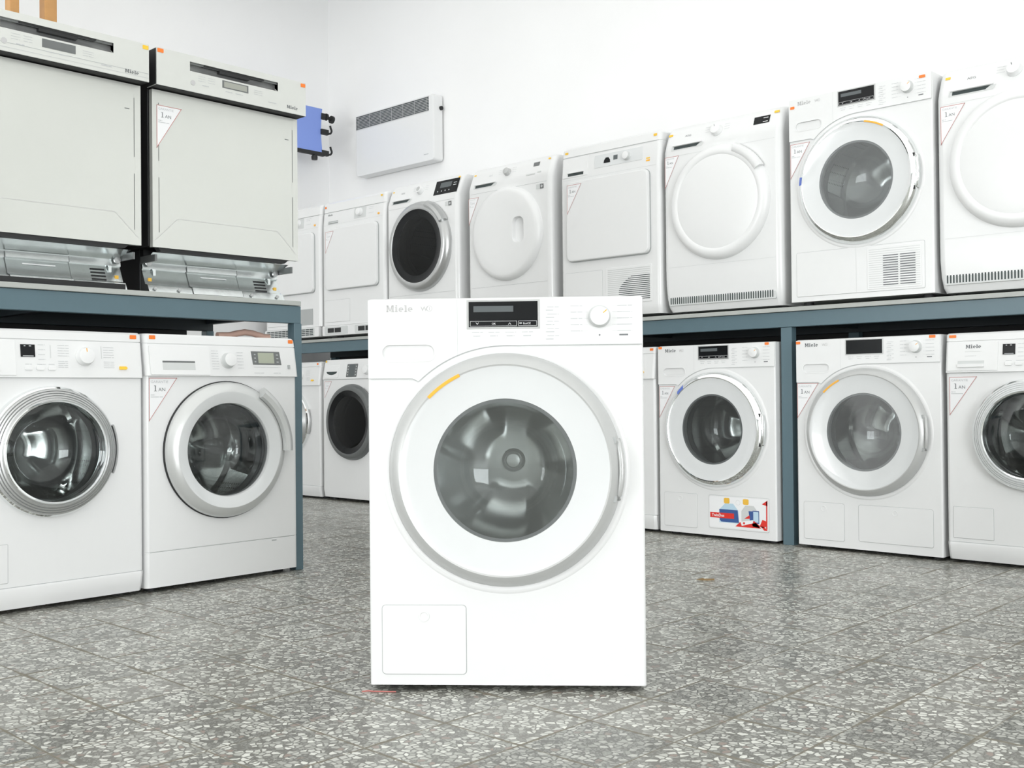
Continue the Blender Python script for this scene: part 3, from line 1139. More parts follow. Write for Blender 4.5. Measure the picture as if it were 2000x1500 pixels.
def box_dryer(root, kind):
    """dryer with a big square door; kind: louvre | base"""
    ln = 0.01
    if kind == 'louvre':
        rows = [(0.012, 0.012, 0.006), (0.03, 0.005, 0.002), (0.06, 0.0, 0), (0.69, 0.0, 0), (0.80, ln, 0), (0.801, ln + 0.003, 0.001), (0.804, ln + 0.003, 0.001), (0.805, ln, 0), (0.842, ln + 0.006, 0.001), (0.85, ln + 0.016, 0.006)]
        zt = 0.803
    else:
        rows = [(0.075, 0.0, 0), (0.69, 0.0, 0), (0.765, 0.008, 0), (0.766, 0.011, 0.001), (0.769, 0.011, 0.001), (0.77, 0.008, 0), (0.82, 0.012, 0.001), (0.832, 0.022, 0.006)]
        zt = 0.768
    cabinet(root, rows, r=0.02)
    feet(root, y=0.1, h=0.012)
    b = B(SEAM)
    b.rect(-0.28, 0.28, zt - 0.0008, zt + 0.001, 0.008)
    b.use(PALEGREY).rect(-0.28, 0.28, 0.6895, 0.6905, -0.0008)
    b.obj('panel_joint', root)
    # door
    d = B(SEAM)
    z1 = 0.676 if kind == 'louvre' else 0.662
    zb = 0.288 if kind == 'louvre' else 0.29
    d.prism(rrect(-0.247, 0.247, zb - 0.003, z1 + 0.002, 0.03), -0.006, 0.0)
    d.use(WHITE).prism(rrect(-0.245, 0.245, zb, z1, 0.028), -0.022, -0.004, 0.008)
    d.obj('door', root)
    if kind == 'louvre':
        T = Matrix.Translation((0, 0, 0.69)) @ Matrix.Rotation(-atan2(ln, 0.11), 4, 'X')
        b = B(PRINTD)
        b.M = T
        serif_logo(b, -0.245, 0.07, 0.0115, -0.0008)
        b.obj('lettering', root, recalc=False)
        b = B(PLASTIC)
        b.M = T
        b.prism([(-0.282, 0.012), (-0.125, 0.012), (-0.125, 0.108), (-0.282, 0.108)], -0.003, 0, 0.001)
        b.use(DARKREC).rect(-0.248, -0.15, 0.018, 0.031, -0.0035)
        b.use(PLASTIC).prism([(-0.25, 0.031), (-0.148, 0.031), (-0.148, 0.036), (-0.25, 0.036)], -0.009, -0.002, 0.001)
        b.obj('detergent_drawer', root) if False else b.obj('condenser_drawer', root)
        b = B(GLOSSW)
        b.M = T
        b.prism(rrect(-0.085, 0.20, 0.035, 0.098, 0.006), -0.002, 0, 0.0015)
        b.use(BLACK).flat([(-0.028, 0.052), (0.012, 0.052), (0.010, 0.066), (0.0, 0.078), (-0.016, 0.078), (-0.026, 0.066)], -0.0024)
        b.use(LCD).rect(0.03, 0.055, 0.06, 0.082, -0.0024)
        b.obj('display', root, recalc=False)
        dial(root, 0.112, 0.066, 0.019, 0.018, -0.002, PLASTIC, M=T, rim=PALEGREY)
        b = B(AMBER)
        b.M = T
        b.rect(0.222, 0.243, 0.022, 0.03, -0.001)
        b.use(YELLOW).rect(0.222, 0.243, 0.034, 0.040, -0.001)
        b.obj('push_button', root, recalc=False)
        flap(root, -0.272, -0.04, 0.06, 0.234, knob=False, r=0.004)
        b = B(PLASTIC)
        b.prism(rrect(-0.018, 0.25, 0.068, 0.24, 0.004), -0.0025, 0.0, 0.0015)
        louvre(b, -0.006, 0.24, 0.08, 0.232, 17, -0.0029, 0.42, PALEGREY)
        # darker bars laid over part of the slats
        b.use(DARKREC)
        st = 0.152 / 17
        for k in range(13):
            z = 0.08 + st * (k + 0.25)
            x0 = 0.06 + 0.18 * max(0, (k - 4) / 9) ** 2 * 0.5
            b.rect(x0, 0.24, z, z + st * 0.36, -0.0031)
        b.obj('vent_grille', root, recalc=False)
    else:
        T = Matrix.Translation((0, 0, 0.69)) @ Matrix.Rotation(-atan2(0.008, 0.075), 4, 'X')
        b = B(PRINTD)
        b.M = T
        serif_logo(b, -0.243, 0.056, 0.011, -0.0008)
        b.obj('lettering', root, recalc=False)
        b = B(SEAM)
        b.M = T
        b.rect(-0.235, -0.14, 0.004, 0.022, -0.001)
        b.use(PALEGREY).prism([(-0.235, 0.01), (-0.14, 0.01), (-0.14, 0.014), (-0.235, 0.014)], -0.005, 0)
        b.obj('drawer_grip', root)
        b = B(PALEGREY)
        b.M = T
        b.prism(rrect(0.015, 0.125, 0.012, 0.075, 0.004), -0.001, 0)
        b.use(PRINT)
        dashes(b, [(0.15, 0.2, 0.066, 0.0015), (0.15, 0.19, 0.055, 0.0015), (0.15, 0.2, 0.03, 0.0015)], -0.001)
        b.obj('printed_markings', root, recalc=False)
        dial(root, 0.07, 0.046, 0.021, 0.022, -0.001, PLASTIC, M=T)
        b = B(AMBER)
        b.M = T
        b.prism(rrect(0.238, 0.252, 0.012, 0.022, 0.003), -0.005, 0)
        b.obj('push_button', root)
        flap(root, -0.272, -0.03, 0.095, 0.228, knob=False, r=0.003)
        # base with vent slots
        b = B(WHITE)
        b.prism(rrect(-0.29, 0.29, 0.012, 0.073, 0.008), -0.012, 0.5, 0.004)
        b.obj('plinth', root)


def plinth_slots(root, kind):
    b = B(PLASTIC)
    if kind == 'wide':
        for x0 in (-0.25, 0.045):
            b.use(PALEGREY).prism(rrect(x0 - 0.012, x0 + 0.215, 0.02, 0.066, 0.005), -0.0145, -0.011, 0.001)
            b.use(BLACKM)
            for q in (0, 1):
                b.rect(x0 + 0.02 + q * 0.068, x0 + 0.082 + q * 0.068, 0.03, 0.058, -0.015)
    else:
        b.use(PALEGREY).prism(rrect(-0.27, 0.25, 0.018, 0.068, 0.005), -0.0145, -0.011, 0.001)
        for k in range(4):
            for q in range(12):
                x = -0.26 + q * 0.042
                b.use(DARKREC).rect(x, x + 0.037, 0.024 + 0.011 * k, 0.030 + 0.011 * k, -0.015)
    return b.obj('vent_grille', root, recalc=False)


def washer(name, label, loc, rot, group=None, cat='washing machine'):
    return thing(name, label, cat, loc, rot, group)


# ------------------------------------------------------------------ room
XW, YW = -6.29, 4.75
XE, YS, HC = 8.0, -9.5, 3.5
b = B(FLOORM)
b.box(XW - 0.1, XE + 0.1, YS - 0.1, YW + 0.1, -0.1, 0.0)
struct(b, 'floor')
struct(B(WALLM).box(XW - 0.1, XE + 0.1, YW, YW + 0.1, 0, HC), 'wall_right')
struct(B(WALLM).box(XW - 0.1, XW, YS - 0.1, YW, 0, HC), 'wall_left')
struct(B(WALLM).box(XE, XE + 0.1, YS - 0.1, YW, 0, HC), 'wall_front')
struct(B(WALLM).box(XW, XE, YS - 0.1, YS, 0, HC), 'wall_back')
struct(B(WALLM).box(XW - 0.1, XE + 0.1, YS - 0.1, YW + 0.1, HC, HC + 0.1), 'ceiling')

SHZ = 0.992   # top of the shelf boards

# ------------------------------------------------------------------ front machine
GW = 'washing machines on the floor'
t = washer('washing_machine', 'large white washing machine standing alone in the middle of the terrazzo floor', (-1.611, 1.681, 0), radians(40.37), GW)
modern_washer(t, ring='silver', mark='amber', letters=LOGOG, rot=0.52)

# ------------------------------------------------------------------ machines under the right shelf
t = washer('washing_machine', 'white washing machine with chrome door ring and a red ribbon picture on its lower flap', (-2.595, 4.03, 0), 0, GW)
modern_washer(t, ring='chrome', mark='blue', letters=PRINTD, rot=1.2, flaps='two')
warranty(t, -0.292, 0.668, 0.085, 0.142)
price(t, -0.283, 0.842, ORANGE, -0.0042)
price(t, 0.262, 0.842, ORANGE, -0.0042)
# ribbon picture on the right flap
b = B(PAPER)
y0 = -0.0026
b.flat(rrect(-0.03, 0.258, 0.052, 0.186, 0.008), y0)
y1 = y0 - 0.0003
b.use(SKY).flat([(0.02, 0.13), (0.05, 0.158), (0.09, 0.158), (0.115, 0.13), (0.118, 0.075), (0.02, 0.075)], y1)
b.use(PALEGREY).flat([(0.13, 0.13), (0.15, 0.155), (0.19, 0.155), (0.21, 0.13), (0.21, 0.08), (0.13, 0.08)], y1)
y2 = y1 - 0.0003
b.use(NAVY).flat([(0.02, 0.132), (0.112, 0.132), (0.118, 0.078), (0.03, 0.078), (0.022, 0.086)], y2)
b.use(NAVY).flat([(0.165, 0.132), (0.185, 0.132), (0.185, 0.086), (0.172, 0.086)], y2)
b.use(SKY).flat([(0.185, 0.135), (0.215, 0.135), (0.215, 0.082), (0.185, 0.082)], y2)
b.use(NAVY).panel([(0.185, 0.135), (0.216, 0.135), (0.216, 0.082), (0.185, 0.082)], [[(0.188, 0.131), (0.213, 0.131), (0.213, 0.086), (0.188, 0.086)]], y2 - 0.0002, y2 - 0.0002)
for cx in (0.058, 0.152):
    b.use(GOLD).flat(rrect(cx - 0.014, cx + 0.014, 0.158, 0.182, 0.006), y2)
y3 = y2 - 0.0004
b.use(RED).rect(-0.026, 0.094, 0.0935, 0.1165, y3)
b.use(PAPER).text('TwinDos', -0.017, 0.0995, 0.0125, y3 - 0.0003, 0.02, 0.98)
b.use(RED)
b.flat([(0.255, 0.06), (0.255, 0.178), (0.25, 0.178), (0.249, 0.06)], y3)
b.flat([(0.23, 0.165), (0.256, 0.182), (0.256, 0.158)], y3)
b.flat([(0.1, 0.062), (0.124, 0.083), (0.14, 0.07), (0.2, 0.085), (0.225, 0.062)], y3)
b.flat([(0.144, 0.098), (0.17, 0.115), (0.172, 0.1)], y3)
b.flat([(0.18, 0.085), (0.192, 0.092), (0.218, 0.074), (0.218, 0.064), (0.185, 0.068)], y3)
b.flat([(0.218, 0.07), (0.232, 0.1), (0.25, 0.094), (0.254, 0.075), (0.235, 0.066)], y3 - 0.0002)
b.flat([(0.224, 0.072), (0.24, 0.07), (0.256, 0.055), (0.24, 0.055)], y3 - 0.0002)
b.use(PAPER).flat([(0.125, 0.084), (0.188, 0.096), (0.186, 0.082), (0.132, 0.067)], y3 - 0.0003)
b.use(RED).flat(circle(0.143, 0.079, 0.005, 12), y3 - 0.0005)
b.obj('picture_sticker', t, recalc=False, label='sticker with blue bottles and a red ribbon bow')

t = washer('washing_machine', 'white washing machine with satin silver door ring, just past the blue shelf post', (-1.902, 4.03, 0), 0, GW)
modern_washer(t, ring='silver', mark='amber', display='off', letters=PRINTD, rot=0.75, flaps='two')
warranty(t, -0.294, 0.672, 0.095, 0.142)
price(t, -0.286, 0.838, ORANGE, -0.0042)
price(t, 0.268, 0.842, ORANGE, -0.0042, 0.024)

t = washer('washing_machine', 'white washing machine with thick white ridged porthole and a wide bottom plinth', (-1.289, 4.03, 0), 0, GW)
old_washer(t, ringm=GLOSSW, rimm=CHROME, rot=0.5)
warranty(t, -0.284, 0.688, 0.1, 0.142)
price(t, -0.272, 0.838, ORANGE, 0.004, 0.026)

t = washer('washing_machine', 'narrow visible strip of a white washing machine next to the ribbon picture washer', (-3.21, 4.03, 0), 0, GW)
old_washer(t, ringm=SILVERD, rot=0.1)
price(t, 0.278, 0.838, ORANGE, 0.004)

t = washer('washing_machine', 'white washing machine with black-rimmed porthole, half hidden by the front machine', (-5.125, 4.03, 0), 0, GW)
cabinet(t, [(0.02, 0.006, 0.003), (0.06, 0.0, 0), (0.735, 0.0, 0), (0.74, -0.006, 0), (0.835, 0.012, 0.001), (0.858, 0.022, 0.005)], hole=(0, 0.48, 0.185), hole_rows=1, r=0.02)
feet(t, h=0.02)
TT = Matrix.Translation((0, -0.006, 0.74)) @ Matrix.Rotation(-atan2(0.018, 0.095), 4, 'X')
b = B(SEAM)
b.rect(-0.28, 0.28, 0.7345, 0.7358, -0.001)
b.obj('panel_joint', t)
b = B(PLASTIC)
b.M = TT
b.prism(rrect(-0.27, -0.13, 0.006, 0.085, 0.01), -0.003, 0, 0.002)
b.use(DARKREC).flat([(-0.25, 0.045)] + [(-0.25 + 0.105 * (1 - cos(pi * k / 10)) / 2, 0.045 - 0.02 * sin(pi * k / 10)) for k in range(1, 10)] + [(-0.145, 0.045)], -0.0036)
b.obj('detergent_drawer', t)
b = B(GUNM)
b.M = TT
b.prism(rrect(-0.055, 0.045, 0.01, 0.09, 0.005), -0.002, 0, 0.001)
b.use(LCD).rect(-0.03, 0.02, 0.015, 0.085, -0.0023)
b.use(PALEGREY)
for k in range(4):
    for x in (-0.046, 0.03):
        b.rect(x, x + 0.008, 0.02 + 0.017 * k, 0.026 + 0.017 * k, -0.0023)
b.obj('display', t, recalc=False)
dial(t, 0.14, 0.05, 0.025, 0.022, 0, PLASTIC, M=TT)
b = B(GUNM)
b.lathe(0, 0.48, [(0.228, 0), (0.227, -0.012), (0.218, -0.032), (0.2, -0.04), (0.19, -0.038)], 80)
dd = b.obj('door', t, label='door with black rim')
b = B(BLACK)
b.lathe(0, 0.48, [(0.19, -0.038), (0.165, -0.03), (0.155, -0.026)], 80)
b.use(DARKG).lathe(0, 0.48, [(0.155, -0.026), (0.1, -0.034), (0, -0.037)], 64)
b.use(BOWL).lathe(0, 0.48, [(0.15, -0.02), (0.135, 0.03), (0.11, 0.08), (0, 0.1)], 64)
b.obj('door_glass', dd, recalc=False)
B(GUNM).lathe(0, 0.48, [(0.23, -0.004), (0.236, -0.02), (0.228, -0.04), (0.212, -0.044)], 20, 25, 62).obj('door_handle', dd)
drum(t, 0, 0.48, 0.15, 0.4, dark=True)
warranty(t, -0.27, 0.725, 0.07, 0.1, pale=True)
price(t, -0.268, 0.848, YELLOW, 0.012, 0.012, 0.012)

t = washer('washing_machine', 'white washing machine whose chrome porthole rim shows beside the left shelf post', (-5.742, 4.03, 0), 0, GW)
old_washer(t, ringm=SILVERD, rimm=CHROME, rot=0.9)
price(t, 0.27, 0.836, ORANGE, 0.004, 0.013, 0.012)

# ------------------------------------------------------------------ dryers on the right shelf
GD = 'dryers on the long shelf'


def dryer(label, x, y=4.03):
    return thing('tumble_dryer', label, 'dryer', (x, y, SHZ), 0, GD)


t = dryer('white dryer with round white door at the shelf end, cut off by the picture edge', -1.313)
soft_dryer(t, 'handle')
warranty(t, -0.28, 0.704, 0.09, 0.142)
TL = lean_T()
price(t, -0.262, 0.083, YELLOW, M=TL)

t = dryer('white dryer with glass door in a wide chrome ring, on the long shelf', -1.922)
modern_washer(t, ring='chrome', mark='amber_right', letters=LOGOG, rot=2.2, flaps='none')
price(t, -0.28, 0.815, ORANGE, -0.0042)
price(t, 0.262, 0.834, ORANGE, -0.0042, 0.024)
warranty(t, -0.292, 0.665, 0.088, 0.142)
flap(t, -0.27, 0.262, 0.035, 0.215, knob=False, r=0.006)
b = B(PLASTIC)
b.prism(rrect(0.035, 0.252, 0.043, 0.208, 0.004), -0.004, -0.001, 0.0012)
b.use(PALEGREY)
for k in range(18):
    z = 0.05 + 0.0086 * k
    b.rect(0.042, 0.246, z, z + 0.0022, -0.0043)
b.use(PRINTD)
for k in range(13):
    z = 0.056 + 0.0094 * k
    b.rect(0.1, 0.16, z, z + 0.0038, -0.0046)
    b.rect(0.168, 0.228, z, z + 0.0038, -0.0046)
b.obj('vent_grille', t, recalc=False)
B(PALEGREY).rect(-0.012, -0.011, 0.037, 0.213, -0.0024).obj('flap_joint', t)

t = dryer('white dryer with round white door, between the chrome-ringed dryer and a square-door dryer', -2.558)
soft_dryer(t, 'handle')
warranty(t, -0.285, 0.71, 0.075, 0.142)
price(t, -0.27, 0.082, YELLOW, M=TL, w_=0.022)
price(t, 0.265, 0.097, YELLOW, M=TL, w_=0.024)

t = dryer('white dryer with square door and louvred grille, right behind the top of the front machine', -3.172)
box_dryer(t, 'louvre')
warranty(t, -0.236, 0.66, 0.09, 0.14, y=-0.0228)
price(t, -0.265, 0.826, YELLOW, 0.012)
price(t, 0.268, 0.83, YELLOW, 0.012)

t = dryer('white dryer with round white door and scooped grip recess', -3.83)
soft_dryer(t, 'scoop')
warranty(t, -0.285, 0.69, 0.075, 0.142, pale=True)
price(t, -0.262, 0.085, YELLOW, M=TL, w_=0.016, h=0.008)
price(t, 0.262, 0.1, YELLOW, M=TL, w_=0.016, h=0.008)

t = dryer('white dryer with dark glass door in a silver ring and black angled display', -4.5)
soft_dryer(t, 'glass')
price(t, -0.262, 0.085, YELLOW, M=TL, w_=0.012, h=0.008)
price(t, 0.28, 0.102, YELLOW, M=TL, w_=0.016, h=0.009)

t = dryer('white dryer with square door, directly beside the dark glass dryer', -5.112)
box_dryer(t, 'base')
plinth_slots(t, 'wide')
warranty(t, -0.236, 0.645, 0.08, 0.13, y=-0.0228, pale=True)
price(t, -0.27, 0.802, ORANGE, 0.008, 0.014, 0.012)
price(t, 0.265, 0.812, YELLOW, 0.008, 0.016, 0.01)

t = dryer('white dryer with square door mostly hidden behind the sticker-bearing dishwasher', -5.73)
box_dryer(t, 'base')
plinth_slots(t, 'fine')
B(SEAM).rect(0.03, 0.22, 0.09, 0.19, -0.0012).obj('filter_panel', t)

# ------------------------------------------------------------------ right shelf
t = thing('steel_shelf', 'long blue-grey steel shelf carrying the row of white dryers', 'shelf', (-3.2, 4.4, 0))


def wbox(m, name, parent, x0, x1, y0, y1, z0, z1, bev=0.002):
    L = parent.location
    return B(m).box(x0 - L.x, x1 - L.x, y0 - L.y, y1 - L.y, z0 - L.z, z1 - L.z).obj(name, parent, bevel=bev)


wbox(BOARD, 'shelf_board', t, -6.2, -0.55, 4.04, 4.72, 0.972, 0.990)
for y, m_ in ((4.052, BLUEG), (4.68, SHADEDST)):
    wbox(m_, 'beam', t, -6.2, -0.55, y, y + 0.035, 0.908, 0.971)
wbox(BLACKM, 'underside_shade', t, -6.2, -0.55, 4.088, 4.679, 0.9665, 0.9715)  # added black sheet, paints the shade under the board
for x in (-6.18, -4.28, -2.284, -0.62):
    wbox(BLUEG, 'post', t, x, x + 0.05, 4.056, 4.096, 0, 0.908)
    wbox(BLUEG, 'post', t, x, x + 0.05, 4.672, 4.712, 0, 0.908)
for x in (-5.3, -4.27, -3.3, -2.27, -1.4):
    wbox(SHADEDST, 'cross_bar', t, x, x + 0.03, 4.09, 4.68, 0.925, 0.966)
wbox(BLACKM, 'gap_shade', t, -6.19, -0.6, 4.715, 4.725, 0.80, 0.971)  # added black backing, paints the gap below the beam as shade

# ------------------------------------------------------------------ left row
t = washer('washing_machine', 'white washing machine with grey ridged porthole, under the silver dishwashers', (-3.287, 1.427, 0), pi / 2, GW)
old_washer(t, ringm=SILVERD, rimm=CHROME, logo=False, rot=0.2)
price(t, 0.268, 0.836, ORANGE, 0.004, 0.022, 0.013)

t = washer('washing_machine', 'white washing machine with curved grey door handle, beside the end post of the dishwasher shelf', (-3.287, 2.031, 0), pi / 2, GW)
H = 0.85
cz = 0.458
cabinet(t, [(0.016, 0.0, 0), (0.13, 0.0, 0), (0.131, 0.0015, 0), (0.133, 0.0015, 0), (0.134, 0, 0), (0.70, 0.0, 0), (0.71, 0.0, 0), (0.711, -0.014, 0), (0.816, 0.004, 0), (0.8165, 0.007, 0.001), (0.8185, 0.007, 0.001), (0.819, 0.004, 0), (H - 0.008, 0.008, 0.001), (H, 0.014, 0.005)], hole=(0, cz, 0.185), hole_rows=4, r=0.016)
feet(t)
TT = Matrix.Translation((0, -0.0142, 0.711)) @ Matrix.Rotation(-atan2(0.018, 0.105), 4, 'X')
b = B(SEAM)
b.rect(-0.282, 0.282, 0.1305, 0.1325, 0.0012)
b.obj('panel_joint', t)
b = B(SEAM)
b.rect(0.185, 0.205, 0.122, 0.126, -0.0006)
b.obj('panel_joint', t)
b = B(PLASTIC)
b.M = TT
b.prism(rrect(-0.284, -0.064, 0.003, 0.102, 0.006), -0.003, 0, 0.001)
b.use(GUNM).rect(-0.24, -0.121, 0.044, 0.050, -0.0034)
b.use(PALEGREY).prism([(-0.24, 0.02), (-0.121, 0.02), (-0.121, 0.044), (-0.24, 0.044)], -0.0036, -0.0028, 0.0006)
b.obj('detergent_drawer', t)
legend(t, [(-0.055, -0.028, 0.088 - 0.009 * k, 0.0014) for k in range(8)], -0.0008, M=TT)
legend(t, [(0.045, 0.07, 0.084 - 0.011 * k, 0.0014) for k in range(6)], -0.0008, M=TT)
legend(t, [(0.11, 0.22, 0.033, 0.001), (0.11, 0.15, 0.012, 0.0014), (0.19, 0.22, 0.012, 0.0014)], -0.0008, M=TT)
b = B(PALEGREY)
b.M = TT
b.use(SEAM).prism(rrect(0.252, 0.262, 0.028, 0.042, 0.002), -0.003, 0)
b.obj('push_button', t, recalc=False)
dial(t, 0.006, 0.054, 0.024, 0.024, 0, PLASTIC, M=TT, rim=PALEGREY)
b = B(GUNM)
b.M = TT
b.prism([(0.108, 0.042), (0.226, 0.042), (0.222, 0.090), (0.104, 0.090)], -0.002, 0, 0.001)
b.use(LCDG).rect(0.13, 0.196, 0.047, 0.085, -0.0024)
b.use(SEAM)
for k in range(3):
    b.rect(0.114, 0.121, 0.05 + 0.013 * k, 0.054 + 0.013 * k, -0.0024)
    b.rect(0.206, 0.215, 0.05 + 0.013 * k, 0.054 + 0.013 * k, -0.0024)
b.obj('display', t, recalc=False, label='grey display with greenish screen')
b = B(BLACKM)
b.lathe(0, cz, [(0.236, 0.0), (0.236, -0.006), (0.233, -0.008)], 96)
b.use(SILVERL).lathe(0, cz, [(0.233, -0.008), (0.2325, -0.014), (0.228, -0.022), (0.203, -0.038), (0.199, -0.039)], 96)
dd = b.obj('door', t)
B(GLOSSW).lathe(0, cz, [(0.199, -0.039), (0.195, -0.0385), (0.168, -0.03), (0.161, -0.027), (0.158, -0.02), (0.158, 0.0)], 96).obj('door_ring', dd, label='white inner ring of the door')
h = B(SILVERL)
h.lathe(0, cz, [(0.212, -0.034), (0.216, -0.05), (0.232, -0.053), (0.248, -0.044), (0.254, -0.03), (0.25, -0.014), (0.24, -0.012)], 36, -3, 57)
h.obj('door_handle', dd, label='curved grey handle')
g = B(BOWL)
g.lathe(0, cz, [(0.158, -0.016), (0.13, -0.024), (0.07, -0.03), (0, -0.032)], 64)
g.lathe(0, cz, [(0.156, 0.0), (0.142, 0.04), (0.125, 0.075), (0.1, 0.095), (0.05, 0.108), (0, 0.11)], 64)
g.obj('door_glass', dd, recalc=False)
drum(t, 0, cz, 0.157, 0.75, dark=True)
warranty(t, -0.284, 0.704)
price(t, -0.268, 0.838, ORANGE, 0.006, 0.022, 0.013)
price(t, 0.275, 0.838, ORANGE, 0.006, 0.020, 0.013)


# ------------------------------------------------------------------ dishwashers
def dishwasher(root, trim, sticker, display_m, price_left, price_right):
    H = 0.806
    # tub casing, dark sides
    b = B(BLACKM)
    b.box(-0.292, 0.292, 0.075, 0.58, 0.155, H - 0.006)
    b.use(GALV)
    b.obj('casing', root, bevel=0.003)
    # control panel with a long handle slot
    z0 = 0.683
    outer = [(-0.298, z0), (0.298, z0), (0.298, H), (-0.298, H)]
    slot = [(-0.176, 0.752), (0.176, 0.752), (0.176, 0.784), (-0.176, 0.784)]
    b = B(STEELP)
    b.panel(outer, [slot], 0, 0.065)
    b.use(BLACKM).rect(-0.298, 0.298, z0, H, 0.065)
    for x in (-0.2985, 0.2985):
        b.box(x - 0.0006, x + 0.0006, 0.004, 0.064, z0 + 0.002, H - 0.002)
    b.box(-0.296, 0.296, 0.004, 0.064, z0 - 0.0012, z0)  # black underside paints the shadow line below the panel
    if trim:
        b.use(SEAM).rect(-0.297, 0.297, z0 + 0.026, z0 + 0.0275, -0.0004)
        b.use(PRINT).rect(-0.297, 0.297, z0 + 0.012, z0 + 0.0132, -0.0004)
    b.obj('control_panel', root)
    b = B(SILVERD)
    # scooped handle slot
    rows = []
    for z, y in ((0.752, 0.0), (0.757, 0.012), (0.764, 0.019), (0.772, 0.021), (0.784, 0.021)):
        rows.append([b.v(x, y, z) for x in (-0.176, 0.176)])
    for p, q in zip(rows, rows[1:]):
        b.f([p[0], p[1], q[1], q[0]])
    for x in (-0.176, 0.176):
        b.f([b.v(x, 0, 0.752), b.v(x, 0.02, 0.766), b.v(x, 0.021, 0.784), b.v(x, 0, 0.784)])
    b.use(GUNM).rect(-0.176, 0.176, 0.777, 0.784, 0.006)
    b.use(BLACKM).prism([(-0.06, 0.768), (0.06, 0.768), (0.06, 0.7835), (-0.06, 0.7835)], 0.004, 0.02)
    b.prism([(-0.12, 0.7785), (0.12, 0.7785), (0.12, 0.7838), (-0.12, 0.7838)], 0.003, 0.02)
    b.obj('handle_slot', root)
    b = B(GUNM)
    b.prism([(-0.052, 0.720), (0.052, 0.720), (0.052, 0.746), (-0.052, 0.746)], -0.001, 0)
    b.use(display_m).rect(-0.046, 0.046, 0.7235, 0.7425, -0.0014)
    b.obj('display', root, recalc=False)
    legend(root, [(x0, x0 + 0.027, 0.741 - 0.008 * k, 0.0013) for k in range(3) for x0 in (-0.145, -0.108)], -0.0006)
    legend(root, [(0.075, 0.11, 0.737 - 0.007 * k, 0.0013) for k in range(3)], -0.0006)
    legend(root, [(-0.13, -0.105, 0.712, 0.003)], -0.0006)
    legend(root, [(-0.04, -0.012, 0.709, 0.0025), (0.0, 0.03, 0.709, 0.0025)], -0.0006)
    legend(root, [(0.135, 0.17, 0.706, 0.003)], -0.0006)
    b = B(LOGOG)
    b.use(LOGOG).lathe(-0.165, 0.714, [(0.009, -0.0005), (0.009, -0.001), (0, -0.001)], 20)
    b.obj('power_button', root, recalc=False)
    b = B(PRINTD)
    serif_logo(b, 0.215, 0.699, 0.0115, -0.0006)
    b.obj('lettering', root, recalc=False)
    # plain steel door sheet with punched slits and pressed lines
    yD = 0.045
    zb = 0.150
    b = B(STEELW)
    b.prism([(-0.291, zb), (0.291, zb), (0.291, 0.678), (-0.291, 0.678)], yD, yD + 0.02)
    b.use(GUNM)
    for s in (-1, 1):
        for za, zc in ((0.44, 0.635), (0.2, 0.385)):
            b.rect(s * 0.268 - 0.0012, s * 0.268 + 0.0012, za, zc, yD - 0.0004)
        if s == 1:
            b.rect(0.235, 0.252, 0.594, 0.597, yD - 0.0004)
    b.use(LOGOG)

    def line(x0, z_0, x1, z_1, t=0.0008):
        L = sqrt((x1 - x0) ** 2 + (z_1 - z_0) ** 2)
        nx, nz = -(z_1 - z_0) / L * t, (x1 - x0) / L * t
        b.flat([(x0 - nx, z_0 - nz), (x1 - nx, z_1 - nz), (x1 + nx, z_1 + nz), (x0 + nx, z_0 + nz)], yD - 0.0004)
    line(-0.2, 0.252, 0.2, 0.252)
    line(-0.2, 0.252, -0.28, 0.175)
    line(0.2, 0.252, 0.28, 0.175)
    b.obj('door', root, bevel=0.0)
    # black strip added as the dark gap below the door, painted shade
    b = B(BLACKM)
    b.prism([(-0.26, zb - 0.013), (0.235, zb - 0.013), (0.25, zb), (-0.27, zb)], yD + 0.004, yD + 0.03)
    b.obj('door_gap_shade', root)
    # galvanised base: sloping apron, flanges, pressed centre plate, louvres
    b = B(GALV)
    prof = [(0.137, 0.08), (0.113, 0.145), (0.111, 0.155), (0.088, 0.152), (0.086, 0.158), (0.035, 0.135), (0.030, 0.118), (0.005, 0.105), (0.003, 0.115)]
    xs = 0.272
    rows = [[b.v(-xs, y, z), b.v(xs, y, z)] for z, y in prof]
    for p, q in zip(rows, rows[1:]):
        b.f([p[0], p[1], q[1], q[0]])
    for s in (-xs, xs):
        b.f([b.v(s, y, z) for z, y in prof[1:]] + [b.v(s, 0.2, 0.003), b.v(s, 0.2, 0.113)])
        b.use(BLACKM)
        b.box(s - 0.0015 if s < 0 else s, s if s < 0 else s + 0.0015, 0.17, 0.56, 0.003, 0.16)
        b.use(GALV)
    b.obj('base_apron', root, sharp=20, label='bare galvanised base apron')

    def slope(z):
        return 0.158 + (0.135 - 0.158) * (0.086 - z) / (0.086 - 0.035)
    b = B(GALV)
    # centre plate standing proud
    Q = [(-0.11, 0.108, 0.150), (0.095, 0.108, 0.150), (0.095, 0.09, 0.148), (0.095, 0.084, 0.1545), (0.1, 0.038, 0.1335), (0.1, 0.032, 0.114), (0.1, 0.008, 0.103)]
    pl = [(0.108, 0.1515), (0.090, 0.1495), (0.086, 0.1555), (0.037, 0.1335), (0.031, 0.1155), (0.008, 0.104)]
    rows = [[b.v(-0.105, y, z), b.v(0.095, y, z)] for z, y in pl]
    for p, q in zip(rows, rows[1:]):
        b.f([p[0], p[1], q[1], q[0]])
    for x in (-0.106, 0.0955):
        b.use(GUNM)
        for (z_a, ya), (z_b, yb_) in zip(pl, pl[1:]):
            b.f([b.v(x - 0.0008, ya - 0.0003, z_a), b.v(x + 0.0008, ya - 0.0003, z_a), b.v(x + 0.0008, yb_ - 0.0003, z_b), b.v(x - 0.0008, yb_ - 0.0003, z_b)])
        b.use(GALV)
    b.use(PAPER)
